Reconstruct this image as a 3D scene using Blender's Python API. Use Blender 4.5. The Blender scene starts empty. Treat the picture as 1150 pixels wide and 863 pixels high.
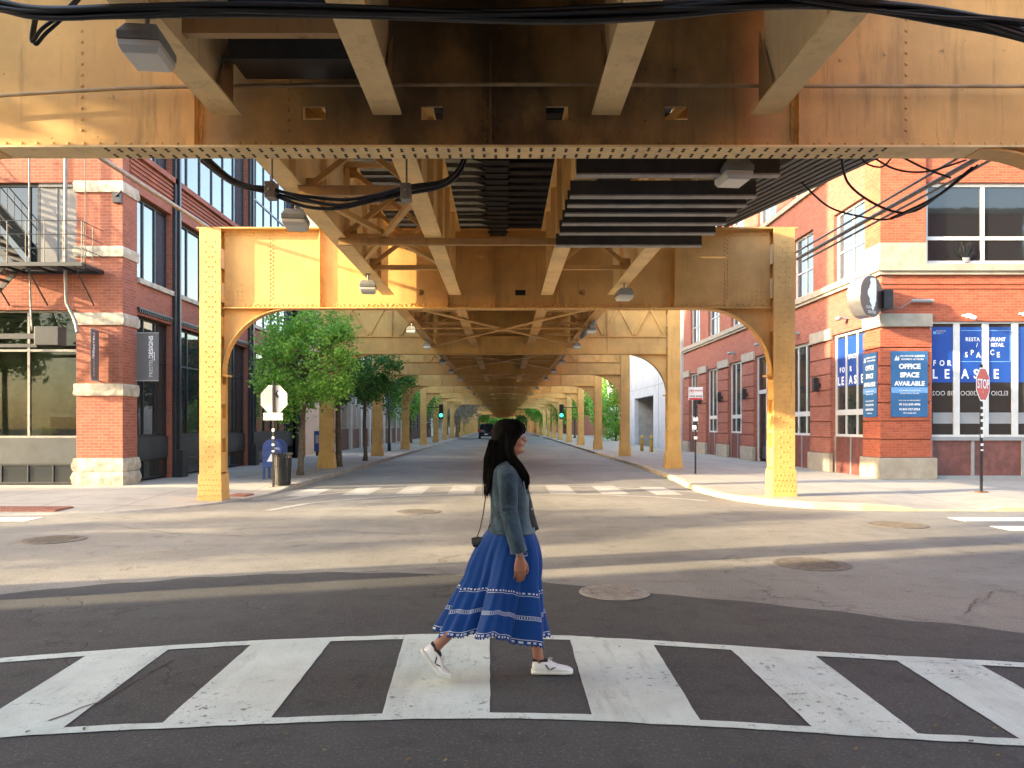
import bpy, bmesh, math, random
from mathutils import Vector as V, Matrix, noise
random.seed(7)
C = bpy.context.scene.collection
S = bpy.context.scene
pi = math.pi
CAM = 1.62
def P(px, py, Y):                       # photo pixel + distance -> world point
    return V(((px-566)/850*Y, Y, CAM+(478-py)/850*Y))
def G(px, py, z=0.0):                   # photo pixel -> point on the ground
    Y = 850*(CAM-z)/(py-478)
    return V(((px-566)/850*Y, Y, z))

# ------------------------------------------------------------------ objects
def tag(o, label=None, cat=None, group=None, kind=None):
    if label: o['label'] = label
    if cat: o['category'] = cat
    if group: o['group'] = group
    if kind: o['kind'] = kind
    return o
def T(name, label, cat, loc=(0,0,0), group=None, rz=0):
    o = bpy.data.objects.new(name, None); C.objects.link(o)
    o.empty_display_size = .2
    o.location = loc; o.rotation_euler = (0,0,rz)
    return tag(o, label, cat, group)
def kids(o): return [c for c in bpy.data.objects if c.parent == o]
def copy_tree(o, parent=None):
    c = o.copy(); C.objects.link(c); c.parent = parent
    for ch in kids(o): copy_tree(ch, c)
    return c
def worg(p):
    v = V((0,0,0))
    while p is not None:
        v += p.location; p = p.parent
    return v

class MB:
    def __init__(s): s.v=[]; s.f=[]
    def add(s, vs, fs):
        n=len(s.v); s.v += [V(p) for p in vs]; s.f += [tuple(i+n for i in f) for f in fs]; return s
    def box(s, x0,x1,y0,y1,z0,z1):
        if x0>x1: x0,x1=x1,x0
        if y0>y1: y0,y1=y1,y0
        if z0>z1: z0,z1=z1,z0
        return s.add([(x0,y0,z0),(x1,y0,z0),(x1,y1,z0),(x0,y1,z0),(x0,y0,z1),(x1,y0,z1),(x1,y1,z1),(x0,y1,z1)],
            [(0,3,2,1),(4,5,6,7),(0,1,5,4),(1,2,6,5),(2,3,7,6),(3,0,4,7)])
    def bar(s, p, q, w, h, up=(0,0,1)):
        p=V(p); q=V(q); d=(q-p).normalized(); u=V(up)
        a=d.cross(u)
        if a.length<1e-4: a=d.cross(V((1,0,0)))
        a.normalize(); b=a.cross(d).normalized(); a*=w/2; b*=h/2
        return s.add([p-a-b,p+a-b,p+a+b,p-a+b,q-a-b,q+a-b,q+a+b,q-a+b],
            [(0,1,2,3),(7,6,5,4),(0,4,5,1),(1,5,6,2),(2,6,7,3),(3,7,4,0)])
    def tube(s, pts, r, n=8, caps=True, sx=1.0, up=None):
        pts=[V(p) for p in pts]; m=len(pts)
        rs = r if isinstance(r,(list,tuple)) else [r]*m
        vs=[]; fs=[]; prev=None
        for i,p in enumerate(pts):
            d=(pts[min(i+1,m-1)]-pts[max(i-1,0)]).normalized()
            if prev is None:
                a=d.cross(V(up) if up else V((0,0,1)))
                if a.length<.05: a=d.cross(V((1,0,0)))
            else: a=prev-d*prev.dot(d)
            a.normalize(); prev=a; b=d.cross(a)
            for k in range(n):
                t=2*pi*k/n; vs.append(p+a*math.cos(t)*rs[i]*sx+b*math.sin(t)*rs[i])
        for i in range(m-1):
            for k in range(n):
                k2=(k+1)%n; fs.append((i*n+k,i*n+k2,(i+1)*n+k2,(i+1)*n+k))
        if caps: fs += [tuple(range(n-1,-1,-1)), tuple((m-1)*n+k for k in range(n))]
        return s.add(vs,fs)
    def loft(s, rings, caps=True, closed=True):
        n=len(rings[0]); vs=[p for r in rings for p in r]; fs=[]
        for i in range(len(rings)-1):
            for k in range(n if closed else n-1):
                k2=(k+1)%n; fs.append((i*n+k,i*n+k2,(i+1)*n+k2,(i+1)*n+k))
        if caps: fs += [tuple(range(n-1,-1,-1)), tuple((len(rings)-1)*n+k for k in range(n))]
        return s.add(vs,fs)
    def prism(s, poly, plane, a0, a1):
        def m(p,a):
            return {'xz':(p[0],a,p[1]),'yz':(a,p[0],p[1]),'xy':(p[0],p[1],a)}[plane]
        n=len(poly)
        return s.add([m(p,a0) for p in poly]+[m(p,a1) for p in poly],
            [tuple(range(n)),tuple(range(2*n-1,n-1,-1))]+[(k,k+n,(k+1)%n+n,(k+1)%n) for k in range(n)])
    def rivet(s, p, n, r=.012):
        p=V(p); n=V(n).normalized(); a=n.orthogonal().normalized(); b=n.cross(a)
        vs=[];N=6
        for R,h in ((r,0),(r*.72,r*.5)):
            vs += [p+a*R*math.cos(2*pi*k/N)+b*R*math.sin(2*pi*k/N)+n*h for k in range(N)]
        vs.append(p+n*r*.68)
        fs=[(k,(k+1)%N,N+(k+1)%N,N+k) for k in range(N)]+[(N+k,N+(k+1)%N,2*N) for k in range(N)]
        return s.add(vs,fs)
    def rivets(s, p, q, n_, step, r=.012, zig=0, zdir=(0,0,1)):
        p=V(p); q=V(q); L=(q-p).length; k=max(1,int(L/step))
        for i in range(k+1):
            s.rivet(p+(q-p)*(i/k)+V(zdir)*(zig if i%2 else -zig), n_, r)
        return s
    def ball(s, c, rx, ry=None, rz=None, nu=14, nv=9):
        c=V(c); ry=ry or rx; rz=rz or rx
        vs=[c+V((0,0,rz))]
        for j in range(1,nv):
            t=pi*j/nv
            vs += [c+V((rx*math.sin(t)*math.cos(2*pi*k/nu),ry*math.sin(t)*math.sin(2*pi*k/nu),rz*math.cos(t))) for k in range(nu)]
        vs.append(c-V((0,0,rz))); fs=[]
        for k in range(nu):
            fs.append((0,1+k,1+(k+1)%nu)); fs.append((len(vs)-1,1+(nv-2)*nu+(k+1)%nu,1+(nv-2)*nu+k))
        for j in range(nv-2):
            for k in range(nu): fs.append((1+j*nu+k,1+(j+1)*nu+k,1+(j+1)*nu+(k+1)%nu,1+j*nu+(k+1)%nu))
        return s.add(vs,fs)
    def xf(s, M):
        s.v=[M@p for p in s.v]; return s
    def build(s, name, mat, parent=None, smooth=False, bevel=0, uv=True, org=None, sub=0, remesh=0, sm_it=0):
        if org is None: org = worg(parent) if parent is not None else V((0,0,0))
        me=bpy.data.meshes.new(name)
        me.from_pydata([p-org for p in s.v],[],s.f)
        bm=bmesh.new(); bm.from_mesh(me)
        if len(s.f)<60000: bmesh.ops.recalc_face_normals(bm, faces=bm.faces)
        if uv:
            L=bm.loops.layers.uv.new('UVMap'); off=org
            for f in bm.faces:
                n=f.normal; ax=max(range(3), key=lambda i: abs(n[i]))
                for l in f.loops:
                    c=l.vert.co+off
                    l[L].uv=(c.y,c.z) if ax==0 else (c.x,c.z) if ax==1 else (c.x,c.y)
        bm.to_mesh(me); bm.free()
        me.materials.append(mat)
        if smooth: me.polygons.foreach_set('use_smooth',[True]*len(me.polygons))
        o=bpy.data.objects.new(name,me); C.objects.link(o)
        if parent is not None: o.parent=parent
        if remesh:
            m=o.modifiers.new('r','REMESH'); m.mode='VOXEL'; m.voxel_size=remesh; m.use_smooth_shade=True
            if sm_it:
                m=o.modifiers.new('s','SMOOTH'); m.iterations=sm_it; m.factor=.5
            bake(o)
        if bevel:
            m=o.modifiers.new('b','BEVEL'); m.width=bevel; m.segments=2; m.limit_method='ANGLE'; m.angle_limit=.7
            m.harden_normals=False
        if sub:
            m=o.modifiers.new('u','SUBSURF'); m.levels=sub; m.render_levels=sub
        return o
def bake(o):
    dg=bpy.context.evaluated_depsgraph_get(); dg.update()
    ev=o.evaluated_get(dg); me=bpy.data.meshes.new_from_object(ev)
    mats=[m for m in o.data.materials]
    o.modifiers.clear(); o.data=me
    me.materials.clear()
    for m in mats: me.materials.append(m)
    me.polygons.foreach_set('use_smooth',[True]*len(me.polygons))
def text(s, size, mat, parent, pos, rx=pi/2, rz=0, ry=0, bold=0.0, align='CENTER', name='lettering', ext=.002, sx=1.0, space=1.0):
    c=bpy.data.curves.new('t','FONT'); c.body=s; c.size=size; c.offset=bold*size; c.extrude=ext
    c.align_x=align; c.align_y='CENTER'; c.resolution_u=3; c.space_character=space
    o=bpy.data.objects.new('t',c); C.objects.link(o)
    dg=bpy.context.evaluated_depsgraph_get(); dg.update()
    me=bpy.data.meshes.new_from_object(o.evaluated_get(dg))
    bpy.data.objects.remove(o)
    me.materials.clear(); me.materials.append(mat)
    M=(Matrix.Rotation(rz,4,'Z')@Matrix.Rotation(rx,4,'X')@Matrix.Rotation(ry,4,'Z')@Matrix.Diagonal((sx,1,1,1)))
    me.transform(M)
    o=bpy.data.objects.new(name,me); C.objects.link(o)
    if parent is not None: o.parent=parent; o.location=V(pos)-worg(parent)
    else: o.location=pos
    return o

# ------------------------------------------------------------------ materials
class N:
    def __init__(s, name):
        s.m=bpy.data.materials.new(name); s.m.use_nodes=True; s.t=s.m.node_tree
        s.b=s.t.nodes['Principled BSDF']; s.b.inputs['Roughness'].default_value=.6
    def n(s, typ, **kw):
        o=s.t.nodes.new('ShaderNode'+typ)
        for k,v in kw.items():
            if k in o.inputs.keys(): 
                s.put(v,o.inputs[k])
            else: setattr(o,k,v)
        return o
    def put(s, v, inp):
        if isinstance(v, bpy.types.NodeSocket): s.t.links.new(v, inp)
        else: inp.default_value=v
    def math(s, op, a, b=0.0, c=None):
        o=s.t.nodes.new('ShaderNodeMath'); o.operation=op
        s.put(a,o.inputs[0]); s.put(b,o.inputs[1])
        if c is not None: s.put(c,o.inputs[2])
        return o.outputs[0]
    def mix(s, f, a, b, mode='MIX'):
        o=s.t.nodes.new('ShaderNodeMix'); o.data_type='RGBA'; o.blend_type=mode; o.clamp_factor=True
        s.put(f,o.inputs[0]); s.put(c4(a),o.inputs[6]); s.put(c4(b),o.inputs[7]); return o.outputs[2]
    def ramp(s, f, lo, hi):
        o=s.t.nodes.new('ShaderNodeMapRange'); o.interpolation_type='SMOOTHSTEP'
        s.put(f,o.inputs[0]); o.inputs[1].default_value=lo; o.inputs[2].default_value=hi; return o.outputs[0]
    def co(s, which='Object', scale=(1,1,1)):
        if which=='World': src=s.t.nodes.new('ShaderNodeNewGeometry').outputs['Position']
        else: src=s.t.nodes.new('ShaderNodeTexCoord').outputs[which]
        mp=s.t.nodes.new('ShaderNodeMapping'); mp.inputs['Scale'].default_value=scale
        s.t.links.new(src,mp.inputs[0]); return mp.outputs[0]
    def noise(s, co, scale, detail=4, rough=.6, dist=0):
        o=s.t.nodes.new('ShaderNodeTexNoise'); s.put(co,o.inputs['Vector'])
        o.inputs['Scale'].default_value=scale; o.inputs['Detail'].default_value=detail
        o.inputs['Roughness'].default_value=rough; o.inputs['Distortion'].default_value=dist; return o.outputs[0]
    def bump(s, h, strength=.3, dist=.01):
        o=s.t.nodes.new('ShaderNodeBump'); s.put(h,o.inputs['Height'])
        o.inputs['Strength'].default_value=strength; o.inputs['Distance'].default_value=dist
        s.t.links.new(o.outputs[0],s.b.inputs['Normal'])
    def set(s, **kw):
        for k,v in kw.items():
            k={'col':'Base Color','rough':'Roughness','metal':'Metallic','spec':'Specular IOR Level','trans':'Transmission Weight',
               'alpha':'Alpha','sheen':'Sheen Weight','emit':'Emission Color','es':'Emission Strength','sss':'Subsurface Weight','coat':'Coat Weight'}[k]
            s.put(c4(v) if k in('Base Color','Emission Color') else v, s.b.inputs[k])
        return s
def c4(c):
    if isinstance(c,(tuple,list)) and len(c)==3: return (*c,1)
    return c
def sh(c,f): return tuple(x*f for x in c)
def simple(name, col, rough=.6, metal=0, var=.25, scale=6, bump=.0, bscale=60, spec=.5, dirt=0.0, dirtcol=(.06,.05,.04), sheen=0):
    m=N(name); co=m.co('World')
    n=m.noise(co,scale); c=m.mix(m.ramp(n,.3,.7), sh(col,1-var), sh(col,1+var*.6))
    if dirt:
        d=m.noise(m.co('World',(1.0,1.0,.35)),scale*.5,6,.7)
        c=m.mix(m.math('MULTIPLY',m.ramp(d,.48,.72),dirt), c, dirtcol)
    m.set(col=c, rough=rough, metal=metal, spec=spec, sheen=sheen)
    if bump: m.bump(m.noise(co,bscale,3), bump, .01)
    return m.m
def steel(name, base, grime=.55, soot=0.0, lim=3.0):
    m=N(name); co=m.co('World')
    n1=m.noise(co,1.3,5,.6); n2=m.noise(m.co('World',(3.5,3.5,.35)),1.6,6,.7); n3=m.noise(co,26,4,.6)
    c=m.mix(m.ramp(n1,.25,.75), sh(base,.80), sh(base,1.12))
    c=m.mix(m.math('MULTIPLY',m.ramp(n2,.50,.76),grime), c, (.15,.085,.035))
    c=m.mix(m.math('MULTIPLY',m.ramp(n3,.62,.78),.35), c, (.18,.07,.025))
    pk=m.noise(co,5.5,9,.72); c=m.mix(m.math('MULTIPLY',m.ramp(pk,.665,.685),.6),c,(.13,.055,.025))
    rn=m.noise(m.co('World',(9,9,.5)),1.5,5,.7); c=m.mix(m.math('MULTIPLY',m.ramp(rn,.60,.74),.4),c,(.20,.09,.03))
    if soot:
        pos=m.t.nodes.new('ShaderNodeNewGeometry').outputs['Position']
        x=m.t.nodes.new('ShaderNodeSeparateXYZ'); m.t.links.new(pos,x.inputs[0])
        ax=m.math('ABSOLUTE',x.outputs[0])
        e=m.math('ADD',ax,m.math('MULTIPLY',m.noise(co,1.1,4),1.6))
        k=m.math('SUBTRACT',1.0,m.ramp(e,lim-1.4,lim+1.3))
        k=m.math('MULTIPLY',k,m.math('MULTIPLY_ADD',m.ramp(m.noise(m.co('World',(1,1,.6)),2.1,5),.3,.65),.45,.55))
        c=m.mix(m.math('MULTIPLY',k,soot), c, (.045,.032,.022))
    m.set(col=c, rough=m.math('MULTIPLY_ADD',n1,.3,.38), spec=.4)
    m.bump(m.math('ADD',m.noise(co,9,3),m.math('MULTIPLY',n3,.35)), .25, .008)
    return m.m
def brick(name, c1, c2, mortar, bw=.215, bh=.075, stain=.25, groove=0):
    m=N(name); uv=m.co('UV')
    b=m.t.nodes.new('ShaderNodeTexBrick'); m.put(uv,b.inputs['Vector'])
    b.inputs['Color1'].default_value=c4(c1); b.inputs['Color2'].default_value=c4(c2); b.inputs['Mortar'].default_value=c4(mortar)
    b.inputs['Scale'].default_value=1; b.inputs['Mortar Size'].default_value=.005; b.inputs['Brick Width'].default_value=bw
    b.inputs['Row Height'].default_value=bh; b.inputs['Mortar Smooth'].default_value=.4
    n=m.noise(m.co('World'),.9,5); c=m.mix(m.math('MULTIPLY',m.ramp(n,.35,.75),stain), b.outputs[0], sh(c1,.5))
    n2=m.noise(m.co('World'),30,3); c=m.mix(m.ramp(n2,.3,.7), c, m.mix(.16,c,(.02,.01,.01)))
    m.set(col=c, rough=.85, spec=.25)
    h=m.math('SUBTRACT',m.math('MULTIPLY',n2,.3),b.outputs['Fac'])
    m.bump(h,.5,.006); return m.m
def glass(name, tint=(.015,.018,.02), rough=.03, wav=.02, ior=1.5):
    m=N(name); m.set(col=tint, rough=rough, spec=.8)
    m.b.inputs['IOR'].default_value=ior
    m.bump(m.noise(m.co('World'),1.4,2), wav, .05); return m.m
M={}
GOLD=(.62,.365,.125)
M['steel']=steel('golden_steel_paint', GOLD, .28)
M['steel_far']=steel('faded_steel_paint', (.70,.43,.135), .28)
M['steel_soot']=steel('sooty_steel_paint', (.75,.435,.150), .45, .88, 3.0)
M['steel_bounce']=steel('bounce_lit_steel_paint', (.90,.66,.33), .28)  # paler copy of the steel paint, for ground bounce on the undersides
M['rivetdk']=simple('grimy_shaded_rivet_heads',(.11,.07,.04),.7,var=.4,scale=12)  # rivet heads darkened for grime and for painted-in shadow
M['steel_brown']=steel('brown_steel', (.40,.24,.10), .8)
M['ties']=simple('weathered_tie_timber',(.022,.019,.017),.9,var=.5,scale=3,bump=.5,bscale=30)
M['rust']=simple('rusty_steel',(.16,.075,.04),.8,var=.4,scale=9,bump=.3)
M['slat']=simple('dark_slat_paint',(.035,.032,.032),.6,var=.3,scale=4,dirt=.3)
M['slatedge']=simple('lit_grey_flange',(.34,.33,.32),.5,var=.2,scale=8,dirt=.3)  # lit lower edge of the slats put in as a paler grey
M['deck']=simple('grey_corrugated_deck',(.10,.105,.11),.6,var=.2,scale=3,dirt=.3)
M['cable']=simple('black_cable_rubber',(.012,.012,.014),.45,var=.3,scale=8)
M['conduit']=simple('painted_conduit',(.42,.30,.17),.5,var=.2,scale=5,dirt=.3)
M['greypipe']=simple('galvanised_pipe',(.24,.225,.20),.45,metal=.3,var=.2,scale=10,dirt=.3)
M['black']=simple('black_painted_metal',(.018,.019,.022),.45,var=.3,scale=6)
M['frameblk']=simple('black_window_frame',(.022,.025,.03),.4,var=.2,scale=4)
M['panelblk']=simple('charcoal_panel',(.035,.04,.045),.45,var=.3,scale=2)
M['frameltg']=simple('pale_grey_window_frame',(.55,.56,.55),.45,var=.08,scale=3)
M['framedk']=simple('mid_grey_frame',(.25,.26,.27),.5,var=.1,scale=3)
M['brickL']=brick('salmon_brick',(.37,.130,.085),(.275,.093,.062),(.38,.24,.17))
M['brickR']=brick('orange_red_brick',(.47,.125,.065),(.35,.085,.045),(.38,.19,.13))
M['brickRs']=brick('shaded_red_brick',(.38,.135,.09),(.30,.10,.068),(.34,.21,.16))  # shaded copy of the right brick, the side wall's shade in its colour
M['brickdk']=brick('dark_brown_brick',(.12,.075,.06),(.09,.055,.045),(.16,.13,.11))
M['lime']=simple('rock_faced_limestone',(.44,.40,.32),.9,var=.3,scale=5,bump=.9,bscale=14,dirt=.35,dirtcol=(.2,.16,.1))
M['stone']=simple('smooth_cast_stone',(.35,.31,.245),.8,var=.16,scale=3,bump=.15,dirt=.2,dirtcol=(.25,.2,.14))
M['concrete']=simple('grey_concrete',(.38,.37,.35),.85,var=.15,scale=2,bump=.2,dirt=.25)
M['whitewall']=simple('painted_masonry',(.55,.56,.58),.8,var=.08,scale=1.5,dirt=.12)
M['cream']=simple('cream_masonry',(.58,.54,.47),.8,var=.1,scale=2,dirt=.15)
M['dkred']=simple('oxblood_panel',(.16,.055,.045),.55,var=.3,scale=5,dirt=.3)
M['glassD']=glass('dark_window_glass')
M['glassB']=glass('bluish_window_glass',(.05,.07,.09),.02,.03,1.9)
M['glassdim']=glass('shop_window_glass',(.03,.032,.03),.03,.02,1.5)
M['interior']=simple('dim_shop_interior',(.60,.57,.44),.9,var=.5,scale=1.2)
M['white']=simple('white_paint',(.75,.75,.73),.5,var=.06,scale=5)
M['letter']=simple('white_lettering',(.80,.82,.84),.5,var=.03)
M['blue']=simple('poster_blue',(.008,.060,.30),.35,var=.12,scale=2)
M['blue2']=simple('sign_blue',(.03,.13,.30),.4,var=.1,scale=2)
M['ltblue']=simple('sign_light_blue',(.15,.36,.68),.4,var=.05)
M['mailblue']=simple('postal_blue_paint',(.02,.055,.22),.4,var=.2,scale=8)
M['red']=simple('sign_red',(.50,.006,.015),.4,var=.1)
M['aluback']=simple('bare_aluminium_back',(.52,.51,.50),.5,metal=.2,var=.12,scale=12,dirt=.3,dirtcol=(.3,.29,.28))
M['brownsign']=simple('brown_sign_face',(.085,.05,.045),.45,var=.1)
M['brushed']=simple('brushed_metal_rim',(.55,.54,.52),.28,metal=.9,var=.1)
M['yellow']=simple('bollard_yellow',(.55,.38,.06),.5,var=.2,scale=10)
M['banner']=simple('banner_grey',(.12,.125,.13),.7,var=.06)
M['bark']=simple('grey_brown_bark',(.16,.125,.09),.95,var=.4,scale=14,bump=.9,bscale=40)
M['lamp']=simple('lamp_housing_grey',(.22,.225,.22),.5,var=.2,dirt=.4)
M['lens']=glass('prismatic_lamp_lens',(.62,.63,.60),.3,.3)
M['tan']=simple('pale_wood_counter',(.45,.34,.20),.6,var=.15)
M['stoolc']=simple('mustard_seat',(.45,.30,.06),.6)
M['carblack']=simple('black_car_paint',(.012,.013,.015),.2,var=.1)
M['cargrey']=simple('silver_car_paint',(.35,.36,.38),.25,metal=.4,var=.05)
M['tyre']=simple('tyre_rubber',(.02,.02,.02),.9)
M['tactile']=simple('brick_red_tactile_paving',(.27,.115,.085),.8,var=.25,scale=20,dirt=.3,dirtcol=(.3,.2,.15))
def leafmat(name,c,c2):
    m=N(name); n=m.noise(m.co('World'),2.2,3)
    col=m.mix(m.ramp(n,.3,.7),c,c2); col=m.mix(m.ramp(m.noise(m.co('World'),22,2),.35,.65),col,sh(c2,1.3))
    m.set(col=col,rough=.55,spec=.35)
    tr=m.t.nodes.new('ShaderNodeBsdfTranslucent'); m.t.links.new(col,tr.inputs[0])
    mx=m.t.nodes.new('ShaderNodeMixShader'); mx.inputs[0].default_value=.45
    out=m.t.nodes['Material Output']
    m.t.links.new(m.b.outputs[0],mx.inputs[1]); m.t.links.new(tr.outputs[0],mx.inputs[2]); m.t.links.new(mx.outputs[0],out.inputs[0])
    return m.m
M['leaf']=leafmat('ginkgo_leaf',(.095,.25,.045),(.24,.45,.08))
M['leafdk']=leafmat('dark_leaf',(.05,.14,.028),(.10,.23,.045))
M['leafy']=leafmat('yellow_green_leaf',(.12,.22,.02),(.22,.33,.04))
M['leaflit']=leafmat('pale_sunlit_leaf',(.42,.38,.30),(.55,.52,.42))  # pale tone stands for sun on the far foliage
def asphalt(name, a, b, warm=0):
    m=N(name); co=m.co('World')
    n=m.noise(co,.35,5,.6); f=m.noise(co,62,4,.75); g=m.noise(co,4,5)
    c=m.mix(m.ramp(n,.3,.7),a,b)
    c=m.mix(m.math('MULTIPLY',m.ramp(f,.53,.66),.75),c,sh(b,2.1))
    c=m.mix(m.math('MULTIPLY',m.ramp(m.noise(co,38,4,.75),.54,.68),.5),c,sh(a,.5))
    c=m.mix(m.math('MULTIPLY',m.ramp(g,.52,.75),.4),c,sh(a,.55))
    c=m.mix(m.math('MULTIPLY',m.ramp(m.noise(co,1.3,6,.7),.60,.68),.45),c,sh(a,.45))
    c=m.mix(m.math('MULTIPLY',m.ramp(m.noise(m.co('World',(1.4,.25,1)),.9,4,.6),.5,.72),.30),c,sh(b,1.35))
    st=m.noise(m.co('World',(.18,2.2,1)),1.0,4); c=m.mix(m.math('MULTIPLY',m.ramp(st,.5,.8),.25),c,sh(a,.6))
    vo=m.t.nodes.new('ShaderNodeTexVoronoi'); vo.feature='DISTANCE_TO_EDGE'; vo.inputs['Scale'].default_value=.22
    wp=m.t.nodes.new('ShaderNodeVectorMath'); wp.operation='ADD'
    nn=m.t.nodes.new('ShaderNodeTexNoise'); nn.inputs['Scale'].default_value=1.5; nn.inputs['Detail'].default_value=6; m.put(co,nn.inputs['Vector'])
    sc=m.t.nodes.new('ShaderNodeVectorMath'); sc.operation='SCALE'; sc.inputs['Scale'].default_value=1.6
    m.t.links.new(nn.outputs['Color'],sc.inputs[0]); m.put(co,wp.inputs[0]); m.t.links.new(sc.outputs[0],wp.inputs[1])
    m.t.links.new(wp.outputs[0],vo.inputs['Vector'])
    cr=m.math('SUBTRACT',1.0,m.ramp(vo.outputs['Distance'],.0,.006))
    cr=m.math('MULTIPLY',cr,m.ramp(m.noise(co,.5,2),.48,.55))
    c=m.mix(m.math('MULTIPLY',cr,.4),c,(.02,.02,.02))
    m.set(col=c, rough=m.math('MULTIPLY_ADD',g,.25,.62), spec=.35)
    m.bump(m.math('SUBTRACT',f,cr),.7,.008); return m.m
M['asphalt']=asphalt('old_grey_asphalt',(.175,.168,.150),(.265,.252,.225))
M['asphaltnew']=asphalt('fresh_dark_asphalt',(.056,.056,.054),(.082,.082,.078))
def roadpaint():
    m=N('worn_road_paint'); co=m.co('World'); n=m.noise(co,3,5); f=m.noise(co,90,4,.7)
    c=m.mix(m.ramp(n,.3,.7),(.60,.65,.58),(.70,.75,.68))
    w=m.noise(m.co('World',(3,.5,1)),2.5,7,.75)
    c=m.mix(m.math('MULTIPLY',m.ramp(w,.52,.72),.45),c,(.30,.30,.27))
    tt=m.noise(m.co('World',(1.6,.16,1)),1.1,5,.65); c=m.mix(m.math('MULTIPLY',m.ramp(tt,.50,.68),.25),c,(.20,.195,.18))
    c=m.mix(m.math('MULTIPLY',m.ramp(f,.56,.68),.5),c,(.2,.2,.19))
    k=m.noise(co,14,8,.8); k2=m.ramp(m.noise(co,.9,3),.42,.6)
    c=m.mix(m.math('MULTIPLY',m.math('MULTIPLY',m.ramp(k,.57,.60),k2),.85),c,(.09,.085,.08))
    m.set(col=c,rough=.65,spec=.3); m.bump(f,.3,.005); return m.m
M['roadpaint']=roadpaint()
M['patch']=asphalt('patched_asphalt',(.135,.132,.122),(.195,.188,.172))
M['steel_bounce2']=steel('sun_faded_tan_paint', (.86,.60,.27), .25)  # stringer paint lightened to carry the bounce light from the road
M['ironpale']=simple('pale_cement_dusted_iron',(.30,.27,.23),.8,var=.25,scale=10,bump=.6,bscale=45)
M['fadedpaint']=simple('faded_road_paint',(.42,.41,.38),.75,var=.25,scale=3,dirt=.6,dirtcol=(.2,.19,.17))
def slab():
    m=N('jointed_sidewalk_concrete'); co=m.co('World')
    b=m.t.nodes.new('ShaderNodeTexBrick'); m.put(co,b.inputs['Vector'])
    for i,c in enumerate([(.43,.39,.33),(.38,.35,.30)]): b.inputs[i+1].default_value=c4(c)
    b.inputs['Mortar'].default_value=(.17,.15,.13,1); b.inputs['Scale'].default_value=1; b.offset=0
    b.inputs['Mortar Size'].default_value=.012; b.inputs['Brick Width'].default_value=1.5; b.inputs['Row Height'].default_value=1.5
    n=m.noise(co,1.1,6,.65); c=m.mix(m.math('MULTIPLY',m.ramp(n,.45,.75),.45),b.outputs[0],(.21,.18,.15))
    f=m.noise(co,90,3); c=m.mix(m.math('MULTIPLY',f,.3),c,(.25,.23,.2))
    m.set(col=c,rough=.85,spec=.3); m.bump(m.math('SUBTRACT',f,b.outputs['Fac']),.35,.006); return m.m
M['slab']=slab()
M['kerb']=simple('kerb_concrete',(.38,.35,.30),.85,var=.2,scale=4,bump=.3,dirt=.4)
M['kerby']=simple('sunlit_cream_kerb',(.47,.41,.30),.85,var=.2,scale=4,bump=.3,dirt=.3)  # sun on the right kerb is put into this cream tone
M['iron']=simple('worn_cast_iron',(.17,.15,.125),.7,metal=.1,var=.3,scale=10,bump=.7,bscale=45)
AZD,ELD,EXPO=74,16,2.95
# ================================================================== ground, roads, pavements
ORD=['first','second','third','fourth','fifth','sixth','seventh','eighth','ninth','tenth','eleventh','twelfth','thirteenth',
     'fourteenth','fifteenth','sixteenth','seventeenth','eighteenth','nineteenth','twentieth','twenty-first','twenty-second','twenty-third','twenty-fourth','twenty-fifth','twenty-sixth']
def sheet(name, pts, z, mat, kind='structure', zs=None):
    me=bpy.data.meshes.new(name); me.from_pydata([(p[0],p[1],zs[i] if zs else z) for i,p in enumerate(pts)],[],[tuple(range(len(pts)))])
    me.materials.append(mat); o=bpy.data.objects.new(name,me); C.objects.link(o)
    if me.polygons[0].normal.z<0: me.flip_normals()
    if kind: o['kind']=kind
    return o
sheet('ground',[(-500,-300),(500,-300),(500,900),(-500,900)],0,M['asphalt'])
# freshly laid dark asphalt this side of the patched seam
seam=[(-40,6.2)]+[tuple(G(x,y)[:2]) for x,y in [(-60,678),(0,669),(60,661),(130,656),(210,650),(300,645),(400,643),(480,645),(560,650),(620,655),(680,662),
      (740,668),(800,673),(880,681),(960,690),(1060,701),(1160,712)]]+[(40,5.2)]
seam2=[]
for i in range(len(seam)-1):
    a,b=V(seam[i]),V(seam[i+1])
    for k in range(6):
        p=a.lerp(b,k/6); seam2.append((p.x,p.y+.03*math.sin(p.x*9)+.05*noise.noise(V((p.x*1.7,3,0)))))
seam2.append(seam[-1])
o=sheet('road_surface',[(-40,-60)]+seam2+[(40,-60)],.004,M['asphaltnew'])

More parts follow.
